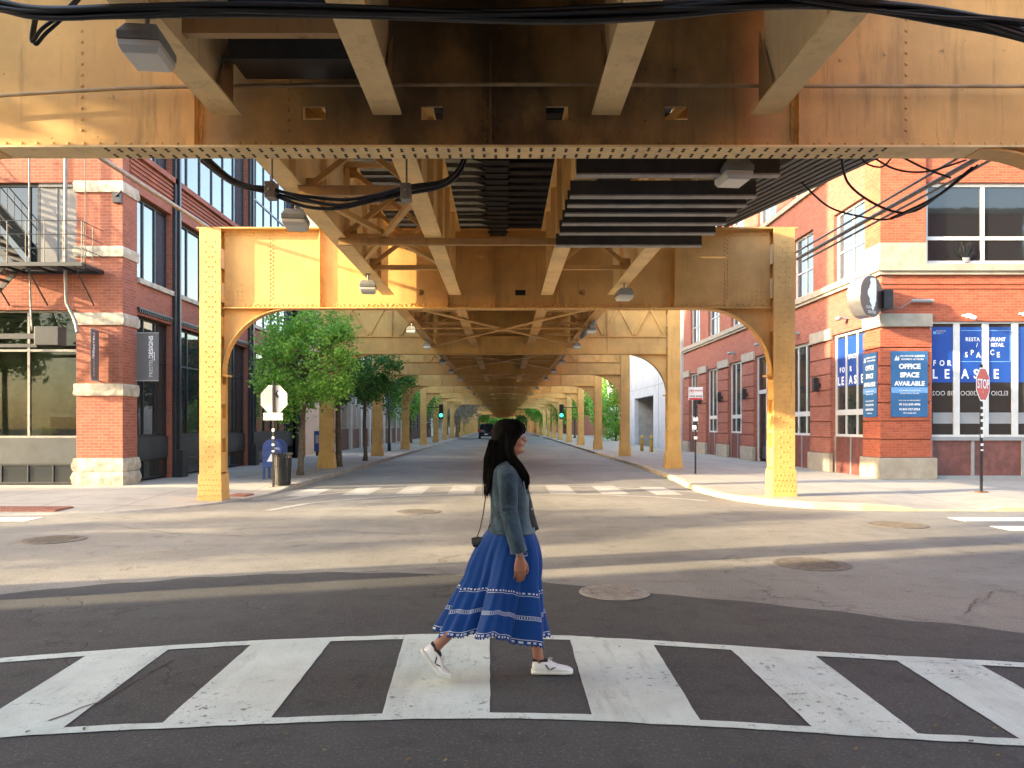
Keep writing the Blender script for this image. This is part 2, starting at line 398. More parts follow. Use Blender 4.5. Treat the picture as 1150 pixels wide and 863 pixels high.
def walk(name, kerb, back, kmat=None, kw=.16):
    """kerb: (x,y,z) points; back: (x,y) points at the building line; kerb stone strip + slab"""
    m=MB(); n=len(kerb); inn=[]
    for i in range(n):
        a=V(kerb[max(i-1,0)][:2]); b=V(kerb[min(i+1,n-1)][:2]); d=(b-a).normalized()
        nr=V((-d.y,d.x)); q=V(kerb[i][:2]); t=V(back[i])-q
        if nr.dot(t)<0: nr=-nr
        inn.append(q+nr*kw)
    vs=[];fs=[]
    for i in range(n):
        x,y,z=kerb[i]; q=inn[i]; off=(q-V((x,y)))*.18
        vs += [(x,y,-.05),(x,y,z-.02),(x+off.x,y+off.y,z),(q.x,q.y,z),(q.x,q.y,-.05)]
    for i in range(n-1):
        for k in range(4): fs.append((5*i+k,5*(i+1)+k,5*(i+1)+k+1,5*i+k+1))
    m.add(vs,fs); k=m.build('kerb',kmat or M['kerb'],smooth=False); k['kind']='structure'
    m=MB(); vs=[];fs=[]; R=8
    for i in range(n):
        q=inn[i]; b=V(back[i]); z0=kerb[i][2]-.003
        for j in range(R+1):
            t=j/R; p=q.lerp(b,t); u=min(1,t*2.0); vs.append((p.x,p.y,z0+(.13-z0)*u*u*(3-2*u)))
    for i in range(n-1):
        for j in range(R): fs.append((i*(R+1)+j,(i+1)*(R+1)+j,(i+1)*(R+1)+j+1,i*(R+1)+j+1))
    m.add(vs,fs); s=m.build(name,M['slab'],smooth=True); s['kind']='structure'
XL,XR=-5.35,5.15
# far left corner (flush ramp at the corner)
kl=[(-120,13.3,.13),(-40,13.3,.13),(-20,13.3,.13),(-13,13.35,.12),(-11,13.4,.05),(-9.5,13.5,.02),(-8.2,13.7,.02),(-7.2,14.1,.02),(-6.5,14.7,.02),(-6.0,15.4,.03),
    (-5.7,16.2,.04),(-5.5,17.2,.03),(-5.4,18.2,.05),(XL,19.4,.12),(XL,21,.13),(XL,40,.13),(XL,75,.13),(XL,130,.13),(XL,320,.13)]
bl=[(-120,19.3),(-40,19.3),(-20,19.3),(-13,19.3),(-11.5,19.3),(-10.6,19.3),(-10.2,19.3),(-10,19.3),(-9.9,19.3),(-9.85,19.3),(-9.8,19.35),(-9.8,19.5),(-9.8,20),(-9.8,20.6),(-9.8,22),(-9.8,40),(-9.8,75),(-9.8,130),(-9.8,320)]
walk('sidewalk',kl,bl)
kr=[(XR+.1,320,.13),(XR+.1,130,.13),(XR+.1,75,.13),(XR,40,.13),(XR,28,.13),(4.95,22,.13),(4.75,19.5,.13),(4.72,18.2,.13),(4.8,17.2,.11),(5.0,16.2,.12),(5.4,15.3,.13),(6.0,14.7,.13),(6.8,14.4,.13),(7.5,14.3,.10),
    (7.9,14.28,.03),(9.0,14.25,.03),(9.4,14.22,.10),(10.2,14.2,.13),(14,14.2,.13),(30,14.2,.13),(120,14.2,.13)]
br=[(11,320),(11,130),(11,75),(11,40),(11,28),(11,24),(11,22.5),(11,22),(11,21.7),(11,21.6),(11,21.5),(11.1,21.5),(11.2,21.5),(11.3,21.5),(11.4,21.5),(11.6,21.5),(11.8,21.5),(12.2,21.5),(15,21.5),(30,21.5),(120,21.5)]
walk('sidewalk',kr,br,M['kerby'])
# near corners, just outside the frame
walk('sidewalk',[(-120,7.4,.13),(-20,7.4,.13),(-9,7.4,.13),(-7.2,7.3,.1),(-6.2,7.2,.1),(-5.8,6.2,.1),(-5.8,4,.13),(-5.8,0,.13),(-5.8,-40,.13)],
     [(-120,5.2),(-20,5.2),(-9.8,5.2),(-9.7,5.2),(-9.65,5.2),(-9.6,5.0),(-9.6,4),(-9.6,0),(-9.6,-40)])
walk('sidewalk',[(120,7.0,.13),(20,7.0,.13),(9,7.0,.13),(7.2,6.9,.1),(6.3,6.5,.1),(5.7,5.6,.1),(5.6,4,.13),(5.6,0,.13),(5.6,-40,.13)],
     [(120,2),(20,2),(11.4,2),(11.3,2),(11.2,2),(11.1,1.8),(11,1.5),(11,0),(11,-40)])
# brick-red tactile panels at the left ramp
for x0,x1,y in ((-9.75,-8.3,14.0),(-6.15,-5.75,16.8)):
    m=MB(); z=.06
    m.box(x0,x1,y,y+.6,.0,z)
    for i in range(int((x1-x0)/.06)):
        for j in range(9): m.rivet((x0+.03+i*.06,y+.04+j*.065,z),(0,0,1),.018)
    o=m.build('tactile_paving',M['tactile']); o['kind']='structure'

# ---- painted markings
def resamp(pts,n):
    pts=[V(p) for p in pts]; L=[0]
    for i in range(1,len(pts)): L.append(L[-1]+(pts[i]-pts[i-1]).length)
    out=[]; k=0
    for i in range(n+1):
        t=L[-1]*i/n
        while k<len(pts)-2 and L[k+1]<t: k+=1
        out.append(pts[k].lerp(pts[k+1],(t-L[k])/(L[k+1]-L[k])))
    return out
def wob(p,a=.008): return V((p.x+a*noise.noise(V((p.x*7,p.y*7,1))),p.y+a*noise.noise(V((p.x*7,p.y*7,5))),0))
def ribbon(m, pts, w, z, n=90, a=.012):
    pts=resamp([(p[0],p[1],0) for p in pts],n); L=[];R=[]
    for i,p in enumerate(pts):
        d=(pts[min(i+1,n)]-pts[max(i-1,0)]).normalized(); q=V((-d.y,d.x,0))*w/2
        L.append(wob(p+q,a)); R.append(wob(p-q,a))
    vs=[(p.x,p.y,z) for p in L+R]; k=n+1
    m.add(vs,[(i,i+1,k+i+1,k+i) for i in range(n)])
def gpt(x,y): g=G(x,y); return (g.x,g.y)
cross=MB()
top=[gpt(*p) for p in [(-120,756),(0,743),(100,735.5),(200,728),(300,722.5),(400,718.5),(480,716),(560,715.5),(640,718),(730,723),(820,729),(920,736),(1030,742),(1150,748.5),(1270,757)]]
bot=[gpt(*p) for p in [(-140,842),(0,827),(100,820.5),(200,816),(300,811.5),(400,808),(480,806),(560,805.5),(640,807),(740,811.5),(850,817.5),(960,825),(1060,831),(1150,836),(1290,846)]]
ribbon(cross,top,.115,.010); ribbon(cross,bot,.085,.010)
def quad(m,a,b,c,d,z,n=14):
    A=[V((*gpt(*a),0)).lerp(V((*gpt(*d),0)),i/n) for i in range(n+1)]
    B=[V((*gpt(*b),0)).lerp(V((*gpt(*c),0)),i/n) for i in range(n+1)]
    vs=[];fs=[]
    for i in range(n+1):
        for p in (A[i],B[i]): q=wob(p,.006); vs.append((q.x,q.y,z))
    for i in range(n): fs.append((2*i,2*i+1,2*i+3,2*i+2))
    m.add(vs,fs)
stripes=[((-95,753),(5,743),(-150,832),(-270,842)),
 ((100,736),(190,730),(68,821),(-48,828)),((283,724.5),(372,720.5),(302,810.5),(180,815.5)),((454,717),(550,716),(550,805),(428,806.5)),
 ((640,719),(733,724),(788,812.5),(665,806.5)),((820,730),(914,736.5),(1034,828),(914,820)),((1005,742),(1098,746.5),(1270,842),(1150,835))]
for s_ in stripes: quad(cross,*s_,.0085)
o=cross.build('crosswalk_marking',M['roadpaint'],uv=False); o['kind']='structure'
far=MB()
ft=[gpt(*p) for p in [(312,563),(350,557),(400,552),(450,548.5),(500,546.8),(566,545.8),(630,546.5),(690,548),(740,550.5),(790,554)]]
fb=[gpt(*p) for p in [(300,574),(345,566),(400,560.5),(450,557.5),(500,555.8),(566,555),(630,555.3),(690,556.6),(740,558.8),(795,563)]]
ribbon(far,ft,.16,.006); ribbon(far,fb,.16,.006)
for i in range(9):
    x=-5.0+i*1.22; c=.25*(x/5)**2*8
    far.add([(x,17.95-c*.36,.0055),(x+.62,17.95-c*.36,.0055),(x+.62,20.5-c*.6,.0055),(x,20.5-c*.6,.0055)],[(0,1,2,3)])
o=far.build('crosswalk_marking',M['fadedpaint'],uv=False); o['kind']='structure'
side=MB()
for sx,xa,xb in ((-1,-11.6,-8.1),(1,7.8,11.4)):
    for k in range(5):
        y=8.2+k*1.15
        if y>12.9: break
        if sx<0: side.box(xa,xb,y,y+.5,0,.006) if k>=3 else None
        else: side.box(xa,xb,y,y+.5,0,.006) if k>=3 else None
o=side.build('crosswalk_marking',M['roadpaint'],uv=False); o['kind']='structure'
stop=MB(); stop.box(-5,0,22.6,23.0,0,.005)
# cracks and tar lines
tar=MB()
for pts in ([(120,590),(200,600),(290,603),(380,597),(470,601)],[(960,600),(1030,604),(1090,606),(1150,615)],[(1085,690),(1095,676),(1108,672),(1112,664)],
            [(60,812),(110,790),(150,768),(190,742)],[(640,585),(760,592),(900,587)],[(480,640),(560,655),(620,662)]):
    g=[gpt(*p) for p in pts]; q=resamp([(a,b,0) for a,b in g],40)
    q=[(p.x+.05*noise.noise(V((p.x*3,p.y*3,9))),p.y+.09*noise.noise(V((p.x*4,p.y*4,2)))) for p in q]
    ribbon(tar,q,.013,.0125 if pts[0][0]==60 else .0065,80,.03)
o=tar.build('road_crack_line',M['black'],uv=False); o['kind']='structure'

def manhole(px,py,r,label,z=.002):
    g=G(px,py); t=T('manhole_cover',label,'manhole cover',(g.x,g.y,z),'manhole covers in the intersection')
    m=MB(); n=40
    m.loft([[(R*math.cos(2*pi*k/n),R*math.sin(2*pi*k/n),h) for k in range(n)] for R,h in ((r,0.0),(r,.006),(r*.90,.008),(r*.90,.003))],caps=False)
    m.xf(Matrix.Translation((g.x,g.y,z))); m.build('ring',M['iron'],t)
    m=MB(); m.tube([(0,0,.0),(0,0,.006)],r*.885,36)
    for i in range(-7,8):
        for j in range(-7,8):
            x,y=i*r*.11,j*r*.11
            if x*x+y*y<(r*.76)**2: m.box(x-r*.03,x+r*.03,y-r*.03,y+r*.03,.004,.010)
    m.xf(Matrix.Translation((g.x,g.y,z))); m.build('lid',M['iron'],t)
manhole(60,606.5,.42,'dark round iron manhole cover on the road by the left edge of the photo')
manhole(690,666.5,.34,'pale worn manhole cover at the seam of the fresh asphalt, right of the woman',.008)
for ch in kids([o for o in bpy.data.objects if o.name.startswith('manhole') and 'pale worn' in o['label']][0]): ch.data.materials[0]=M['ironpale']
manhole(912,634,.43,'large brownish manhole cover in the sunlit band of road, in front of the right corner')
manhole(1008,590,.45,'grey manhole cover in the shade before the corner with the office space sign')
manhole(470,575,.42,'small far manhole cover left of the woman, near the far crosswalk')

# ================================================================== elevated railway
ZB,ZT=CAM+2.47,CAM+4.17
SX=(-2.44,-1.03,.90,2.30)
SB=CAM+2.74
XCL,XCR=-6.175,5.89
def bracket(m,Y,xc,sgn,R=1.42,Rz=1.40):
    # plate with a quarter-ellipse cut, plus curved flange; xc = inner face of the column
    z0=ZB-Rz; n=14; arc=[(xc+sgn*R*(1-math.cos(t)), z0+Rz*math.sin(t)) for t in [pi/2*k/n for k in range(n+1)]]
    poly=[(xc,ZB)]+arc
    poly=[(xc,z0)]+arc[1:]+[(xc,ZB-.001)]
    m.prism(poly,'xz',Y-.012,Y+.012)
    for k in range(n):
        a,b=arc[k],arc[k+1]; m.bar((a[0],Y,a[1]),(b[0],Y,b[1]),.24,.02,up=(-sgn*.7,0,.7))
    m.box(xc,xc+sgn*.12,Y-.13,Y+.13,z0-.04,z0+.0)
def column(par,Y,xc,mat,detail,zb):
    m=MB(); hw=.225; hd=.20
    m.box(xc-hw,xc+hw,Y-hd,Y-hd+.02,zb+.5,ZT-.03); m.box(xc-hw,xc+hw,Y+hd-.02,Y+hd,zb+.5,ZT-.03)
    m.box(xc-.14,xc+.14,Y-hd+.02,Y+hd-.02,zb+.3,ZT-.04)
    z=zb+.6
    while z<ZT-.3:
        for s in (-1,1): m.box(xc+s*.14,xc+s*.205,Y-hd+.02,Y+hd-.02,z,z+.42)
        z+=.72
    for s in (-1,1):
        for q in (-1,1): m.box(xc+s*.14,xc+s*.213,Y+q*(hd-.02),Y+q*(hd-.055),zb+.5,ZT-.05)
    if detail:
        for i,zz in enumerate([zb+.62+k*.105 for k in range(int((ZT-zb-.8)/.105))]):
            off=.035 if i%2 else .10
            for s in (-1,1): m.rivet((xc+s*off,Y-hd,zz),(0,-1,0),.019)
        for s in (-1,1):
            m.rivets((xc+s*.2,Y-hd,zb+.65),(xc+s*.2,Y-hd,ZT-.2),(0,-1,0),.16,.010)
    c=m.build('column',mat,par)
    b=MB()
    w0,w1=.285,.235
    q_=.2 if detail else 1
    b.loft([[(xc-w,Y-d,z),(xc+w,Y-d,z),(xc+w,Y+d,z),(xc-w,Y+d,z)] for w,d,z in ((.245+.05*q_,.235,zb-.02),(.245+.045*q_,.235,zb+.03),(.242+.03*q_,.228,zb+.28),(.24,.222,zb+.56))])
    if detail:
        for r_ in range(4):
            for k in range(6):
                b.rivet((xc-.2+k*.08+(.04 if r_%2 else 0)-.02,Y-.232+.012*r_/4,zb+.12+r_*.11),(0,-1,.02),.018)
    if not detail:
        for q in (-.12,.12): b.box(xc+q-.012,xc+q+.012,Y-.27,Y-.225,zb+.03,zb+.22)
    b.build('base_plate',mat,c)
def webholes(m,x0,x1,z0,z1,Y,holes,th=.012):
    # holes: (xc,w) all in the same height band
    h0,h1=CAM+2.765,CAM+2.885
    m.box(x0,x1,Y-th,Y+th,z0,h0); m.box(x0,x1,Y-th,Y+th,h1,z1)
    xs=[x0]
    for c,w in holes: xs += [c-w/2,c+w/2]
    xs.append(x1)
    for i in range(0,len(xs),2): m.box(xs[i],xs[i+1],Y-th,Y+th,h0,h1)
def bent(i,Y,mat,style,label,detail):
    t=T('steel_bent',label,'railway bent',(0,Y,0),'steel bents carrying the elevated tracks')
    x0,x1=XCL-.225,XCR+.225
    g=MB()
    if style=='front':
        webholes(g,x0+.46,x1-.46,ZB+.02,ZT-.03,Y,[(-1.72,.21),(-.65,.2),(.48,.2),(1.56,.21)])
    elif style=='second':
        webholes(g,x0+.46,x1-.46,ZB+.02,ZT-.03,Y,[(-1.75,.1),(.35,.22),(1.66,.12)])
    else: g.box(x0+.46,x1-.46,Y-.012,Y+.012,ZB+.02,ZT-.03)
    fl=MB(); fl.box(x0+.455,x1-.455,Y-.145,Y+.145,ZB,ZB+.02)         # bottom flange
    ur=MB()
    g.box(x0-.06,x1+.06,Y-.20,Y+.20,ZT-.03,ZT)                     # top flange
    for z0,z1 in ((ZB+.02,ZB+.125),(ZT-.135,ZT-.03)):              # flange angles
        g.box(x0+.46,x1-.46,Y-.026,Y-.012,z0,z1); g.box(x0+.46,x1-.46,Y+.012,Y+.026,z0,z1)
    st={'front':[-2.77,2.64,-.12],'second':[-3.9,3.62,-1.2,-.2,1.15],'lattice':[-3.9,3.6],'plain':[-3.9,3.6,0]}[style]
    for x in st:
        g.box(x-.01,x+.01,Y-.115,Y-.026,ZB+.03,ZT-.04); g.box(x-.05,x+.05,Y-.036,Y-.027,ZB+.03,ZT-.04)
    if detail:
        r=.018 if i==0 else .022
        for x in ((-3.82,3.64) if i==0 else (-4.98,4.7)):
            g.rivets((x,Y-.012,ZB+.2),(x,Y-.012,ZT-.2),(0,-1,0),.094 if i==0 else .085,r)
            if i==1: g.rivets((x+.06,Y-.012,ZB+.24),(x+.06,Y-.012,ZT-.24),(0,-1,0),.085,r)
        for x in st:
            g.rivets((x-.035,Y-.036,ZB+.1),(x-.035,Y-.036,ZT-.1),(0,-1,0),.095,r*.85)
            g.rivets((x+.035,Y-.036,ZB+.13),(x+.035,Y-.036,ZT-.1),(0,-1,0),.095,r*.85)
        for x in ((-1.95,-.2,-.03,1.28) if i==0 else (-.35,-.08,2.6)):
            g.rivets((x,Y-.012,ZB+.2),(x,Y-.012,ZT-.2),(0,-1,0),.09,r*.85)
        g.rivets((x0+.5,Y-.026,ZB+.075),(x1-.5,Y-.026,ZB+.075),(0,-1,0),.14 if i==0 else .10,r)
        if i==1: g.rivets((x0+.5,Y-.026,ZB+.10),(x1-.5,Y-.026,ZB+.10),(0,-1,0),.13,r)
        g.rivets((x0+.5,Y-.026,ZT-.085),(x1-.5,Y-.026,ZT-.085),(0,-1,0),.14,r)
        for q in (-.10,-.055,.055,.10):                               # underside rows
            ur.rivets((-3.55,Y+q,ZB),(3.4,Y+q,ZB),(0,0,-1),.105,.0165,.012,(0,1,0))
        if i==1:
            for sx in (-1,1):
                for a in range(4):
                    for b in range(3): g.rivet(((x0+.54+a*.1) if sx<0 else (x1-.54-a*.1),Y-.012,ZB+.2+b*.09),(0,-1,0),r)
    gi=g.build('girder',mat,t)
    nf=len(fl.f); fl.add(ur.v,ur.f)
    fb_=fl.build('bottom_flange',M['steel_bounce'] if i==0 else mat,gi)
    fb_.data.materials.append(M['rivetdk'] if i==0 else mat)
    for pl in fb_.data.polygons[nf:]: pl.material_index=1
    if style=='lattice':
        l=MB(); zt=CAM+3.1
        l.box(x0+.47,x1-.47,Y-.09,Y-.02,ZB+.03,zt-.03); l.box(x0+.47,x1-.47,Y-.15,Y-.02,zt-.03,zt)
        for sgn,xa,xb in ((-1,-5.8,-2.5),(1,2.4,5.6)):
            n=6; ww=(xb-xa)/n
            for k in range(n):
                a=(xa+k*ww, zt+.02) if k%2==0 else (xa+k*ww, ZT-.05); b=(xa+(k+1)*ww, ZT-.05) if k%2==0 else (xa+(k+1)*ww, zt+.02)
                l.bar((a[0],Y-.05,a[1]),(b[0],Y-.05,b[1]),.07,.06,up=(0,-1,0))
        l.build('lattice_panel',mat,t)
    for xc,sg in ((XCL,1),(XCR,-1)):
        zb=.13
        if i==1 and xc<0: zb=.03
        column(t,Y,xc,mat,detail,zb)
        b=MB(); bracket(b,Y,xc+sg*.225,sg); b.build('arch_bracket',mat,t)
    return t
BY=[6.86,16.1]+[26.4+10.55*k for k in range(23)]
bl_=[ 'huge riveted steel bent spanning the top of the photo, dark with soot','bright golden sunlit steel bent with round-arched brackets across the far side of the intersection']
for i,Y in enumerate(BY):
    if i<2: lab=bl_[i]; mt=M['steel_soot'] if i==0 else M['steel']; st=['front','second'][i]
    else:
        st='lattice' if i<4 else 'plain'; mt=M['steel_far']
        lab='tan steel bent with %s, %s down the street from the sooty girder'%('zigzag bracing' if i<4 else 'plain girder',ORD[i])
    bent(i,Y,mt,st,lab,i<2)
bent(-1,-2.6,M['steel_far'],'plain','tan steel bent of the elevated railway behind the photographer',False)

def stringer(par,x,y0,y1,mat,i):
    m=MB(); zt=CAM+4.10
    m.box(x-.125,x+.125,y0,y1,SB,SB+.022)
    m.box(x-.009,x+.009,y0,y1,SB+.022,zt-.02); m.box(x-.12,x+.12,y0,y1,zt-.02,zt)
    for s in (-1,1): m.box(x+s*.009,x+s*.02,y0,y1,SB+.022,SB+.11)
    n=max(2,int((y1-y0)/1.3))
    for k in range(1,n):
        y=y0+(y1-y0)*k/n
        for s in (-1,1): m.box(x+s*.02,x+s*.10,y-.008,y+.008,SB+.03,zt-.03)
    if i in(0,1):
        for s in (-1,1): m.rivets((x+s*.09,y0+.1,SB),(x+s*.09,y1-.1,SB),(0,0,-1),.13,.011)
    m.build('stringer',mat,par)
def xbrace(par,xa,xb,y,mat,name='cross_frame'):
    m=MB(); z0,z1=SB+.15,CAM+3.95
    m.bar((xa+.03,y,z0),(xb-.03,y,z1),.07,.06,(0,-1,0)); m.bar((xa+.03,y+.04,z1),(xb-.03,y+.04,z0),.07,.06,(0,-1,0))
    m.bar((xa+.02,y,z0-.03),(xb-.02,y,z0-.03),.08,.08); m.bar((xa+.02,y,z1),(xb-.02,y,z1),.08,.08)
    for x,z in ((xa+.1,z0+.05),(xb-.1,z0+.05),(xa+.1,z1-.08),(xb-.1,z1-.08)): m.box(x-.1,x+.1,y-.012+.06,y+.0+.06,z-.1,z+.1)
    m.build(name,mat,par)
def span(i,y0,y1,label,mat):
    t=T('track_span',label,'track span',(0,(y0+y1)/2,SB),'spans of elevated track between the bents')
    for x in SX: stringer(t,x,y0+.03,y1-.03,mat,i)
    m=MB(); y=y0-.05; k=0
    while y<y1-.1:
        j=random.uniform(-.02,.02)
        m.box(-3.35+random.uniform(-.05,.05),3.25+random.uniform(-.05,.05),y+j,y+j+.20,CAM+4.105,CAM+4.29); y+=.375; k+=1
    for x in (-3.2,3.1): m.box(x-.11,x+.11,y0,y1,CAM+4.295,CAM+4.345)
    m.box(-.95,.80,y0,y1,CAM+4.295,CAM+4.345)
    m.build('tie_deck',M['ties'],t)
    m=MB(); m.box(-.30,.06,y0+.03,y1-.03,CAM+3.98,CAM+4.10)
    for k in range(int((y1-y0)/.3)): m.box(-.33,.09,y0+.1+k*.3,y0+.16+k*.3,CAM+3.955,CAM+3.979)
    m.build('centre_beam',M['ties'] if i<1 else M['steel_brown'],t)
    for x in SX:
        m=MB(); z=CAM+4.295
        m.box(x-.07,x+.07,y0,y1,z+.052,z+.064); m.box(x-.01,x+.01,y0,y1,z+.064,z+.18); m.box(x-.035,x+.035,y0,y1,z+.18,z+.22)
        m.build('rail',M['rust'],t)
    nn=max(1,int((y1-y0)/2.6))
    for k in range(1,nn+1):
        yy=y0+(y1-y0)*k/(nn+1)
        xbrace(t,SX[0],SX[1],yy,mat); xbrace(t,SX[2],SX[3],yy,mat)
    if i>=1:
        m=MB(); z=SB-.035; a=y0+.5; b=y1-.6
        m.bar((SX[0],a,z),(SX[3],b,z),.13,.025); m.bar((SX[3],a,z-.03),(SX[0],b,z-.03),.13,.025)
        m.bar((SX[0],(a+b)/2,z+.012),(SX[3],(a+b)/2,z+.012),.12,.03)
        for x,y in ((SX[0],a),(SX[3],b),(SX[3],a),(SX[0],b),(-.07,(a+b)/2)): m.box(x-.18,x+.18,y-.18,y+.18,z-.055,z-.045)
        m.build('wind_bracing',M['steel_far'] if i>2 else M['steel'],t)
        if i>=2:
            # deep shade plates: closed walkway boards between the tracks
            pass
    return t
span(-1,-2.45,6.71,'track span right over the crosswalk at the very top of the photo',M['steel_bounce'])
s0=span(0,7.01,15.95,'track span over the intersection with dark slats hung below its right track',M['steel'])
for ch in kids(s0):
    if ch.name.startswith('stringer'): ch.data.materials[0]=M['steel_bounce2']
for i in range(1,len(BY)-1):
    span(i,BY[i]+.15,BY[i+1]-.15,'brown underside of the %s track span beyond the golden bent'%ORD[i],M['steel'] if i==1 else M['steel_far'])
# dark cross slats under the right track
for yb in (7.75,8.47,8.82,9.18,9.62,10.1,10.8):
    zb=CAM+2.55; m=MB()
    m.box(.74,2.82,yb-.012,yb+.0,zb+.02,SB-.003); m.build('slat',M['slat'],s0)
    m2=MB(); m2.box(.74,2.82,yb-.05,yb+.06,zb,zb+.018); m2.build('slat_flange',M['slatedge'],s0)
# corrugated platform deck to the right
m=MB(); z=CAM+4.2
A=[(2.45,7.05),(7.2,7.05),(5.69,12.2),(4.70,15.9),(2.45,15.9)]
m.prism(A,'xy',z+.05,z+.12)
for k in range(9):
    f=k*.16; m.bar((7.1-f,7.1,z),(4.64-f*.9,15.85,z),.09,.10)
m.build('platform_deck',M['deck'],s0)
# struts
m=MB(); m.box(-2.42,2.18,11.05,11.12,SB-.10,SB-.005); m.box(-2.42,2.18,11.12,11.26,SB-.02,SB-.005); m.build('cross_strut',M['steel_brown'],s0)
m=MB(); m.box(-2.35,-1.1,8.62,8.69,SB-.115,SB-.005); m.box(-2.35,-1.1,8.69,8.8,SB-.02,SB-.005); m.build('cross_strut',M['steel_brown'],s0)
m=MB(); m.bar((-1.1,9.3,SB+.05),(-2.3,12.6,SB+.05),.07,.07); m.bar((-1.1,13.0,SB+.05),(-2.3,9.6,SB+.11),.07,.07); m.build('diagonal_brace',M['steel'],s0)
# dark junction box and crossbeam in front of the sooty web
sm=[o for o in bpy.data.objects if o.name.startswith('track_span') and 'very top' in o['label']][0]
m=MB(); y=6.15
m.box(-2.3,-1.15,y,y+.1,CAM+2.98,CAM+3.02); m.box(-2.25,-1.2,y+.02,y+.45,CAM+3.02,CAM+3.6); m.build('equipment_box',M['black'],sm)
m=MB(); m.box(-2.3,-1.15,5.4,5.48,CAM+2.80,CAM+2.98); m.build('cross_strut',M['steel_brown'],sm)
# gusset plates where the stringers meet the big web
for x,s in ((SX[0],1),(SX[3],-1),(SX[1],1),(SX[2],-1)):
    m=MB(); m.prism([(6.30,SB+.03),(6.70,SB+.03),(6.70,SB+.75)],'yz',x+.03*s,x+.045*s)
    m.build('gusset_plate',M['steel_brown'],sm)

# ---- conduits and cables on the structure
def cable(name,label,cat,pts,r,mat,group=None,smooth_n=24,strands=1,spread=.03,nn=7,parts=None):
    P_=[V(p) for p in pts]; out=[]
    n=len(P_)
    for i in range(n-1):
        p0=P_[max(i-1,0)];p1=P_[i];p2=P_[i+1];p3=P_[min(i+2,n-1)]
        for k in range(smooth_n):
            t=k/smooth_n
            out.append(.5*((2*p1)+(-p0+p2)*t+(2*p0-5*p1+4*p2-p3)*t*t+(-p0+3*p1-3*p2+p3)*t**3))
    out.append(P_[-1]); m=MB()
    for s in range(strands):
        a=2*pi*s/max(1,strands); o_=V((0,math.cos(a),math.sin(a)))*spread if strands>1 else V((0,0,0))
        w=random.random()*9
        m.tube([p+o_*(1+.35*math.sin(j*.13+w))+V((0,0,.012*math.sin(j*.21+w*3))) if strands>1 else p for j,p in enumerate(out)],r,nn)
    o=m.build(name,mat,smooth=True); tag(o,label,cat,group); return o
g='black cables strung under the railway'
cable('cable_bundle','thick bundle of black cables crossing the very top of the photo','cable',
    [P(-60,-2,4.75),P(0,7,4.75),P(60,14,4.75),P(200,12,4.75),P(400,14,4.75),P(600,17,4.75),P(760,13,4.75),P(880,5,4.75),P(980,6,4.75),P(1080,22,4.75),P(1150,40,4.75),P(1230,66,4.75)],.0165,M['cable'],g,10,7,.026)
cable('cable','second black cable fanning away from the top bundle at the right edge','cable',
    [P(860,-6,4.7),P(960,8,4.7),P(1050,14,4.7),P(1110,20,4.7),P(1230,36,4.7)],.010,M['cable'],g,10,3,.02)
cable('cable_loop','short hooked black cable end hanging at the top left, before the tan girder','cable',
    [P(95,-10,4.9),P(72,14,4.9),P(50,34,4.9),P(39,50,4.9),P(37,40,4.9),P(41,12,4.9)],.012,M['cable'],g,8,2,.014)
cable('cable_bundle','sagging black cables clamped below the left track behind the sooty girder','cable',
    [P(225,176,7.6),P(262,205,7.6),P(303,214,7.6),P(345,226,7.6),P(385,230,7.6),P(425,222,7.6),P(456,214,7.6),P(495,207,7.6),P(515,192,7.6),P(524,170,7.6)],.017,M['cable'],g,10,4,.035)
for px,py,w in ((304,214,'left'),(456,216,'right')):
    m=MB(); c=P(px,py,7.55); m.box(c.x-.05,c.x+.05,c.y-.05,c.y+.10,c.z-.08,c.z+.08); m.tube([c+V((0,.04,.05)),V((c.x,c.y+.04,SB))],.012,6)
    m.rivet(c+V((0,-.05,0)),(0,-1,0),.02); tag(m.build('cable_clamp',M['greypipe'],bevel=.008),'grey %s-hand clamp gripping the sagging cables under the left track'%w,'cable clamp')
cable('conduit_pipe','thin tan conduit running across the face of the sooty girder','conduit pipe',
    [P(-60,112,6.72),P(60,104,6.72),P(215,97.5,6.72),P(600,95,6.72),P(860,97,6.72),P(1220,97,6.72)],.017,M['conduit'],None,10)
cable('conduit_pipe','long grey conduit along the left edge of the tracks above the golden bent','conduit pipe',
    [(-6.3,7.0,CAM+4.18),(-6.3,12,CAM+4.18),(-6.3,16.1,CAM+4.22)],.04,M['greypipe'],None,6)
for k,(dx,dz,r) in enumerate(((0,0,.035),(.09,.06,.028),(-.06,.12,.02),(.12,-.05,.02))):
    cable('conduit_pipe','%s of the pale conduits leaving the right end of the golden bent'%['thick lowest one','upper one','thin topmost one','thin outer one'][k],'conduit pipe',
      [(6.2+dx,16.0,CAM+3.52+dz),(6.25+dx,12,CAM+3.56+dz-.03),(6.15+dx,7.1,CAM+3.46+dz)],r,M['greypipe'] if k!=1 else M['conduit'],'pale conduits at the right end of the bents',8)
lab=['deep drooping','wide drooping','short looping','upper sagging','thin slanting','long straight']
for k,pts in enumerate(([(945,178),(952,205),(975,225),(1005,238),(1030,236),(1060,215),(1092,188)],[(900,205),(930,232),(965,243),(1000,246),(1040,228),(1075,205)],
   [(965,175),(975,185),(992,187),(1005,172)],[(978,175),(1005,190),(1040,193),(1085,180)],[(1012,176),(1040,190),(1068,200)],[(1000,246),(1050,222),(1085,196),(1098,186)])):
    cable('cable','%s black cable in the tangle left of the big upper window on the right'%lab[k],'cable',[P(x,y,9.2-.25*k) for x,y in pts],.011+.004*(k in(0,5)),M['cable'],g,8)

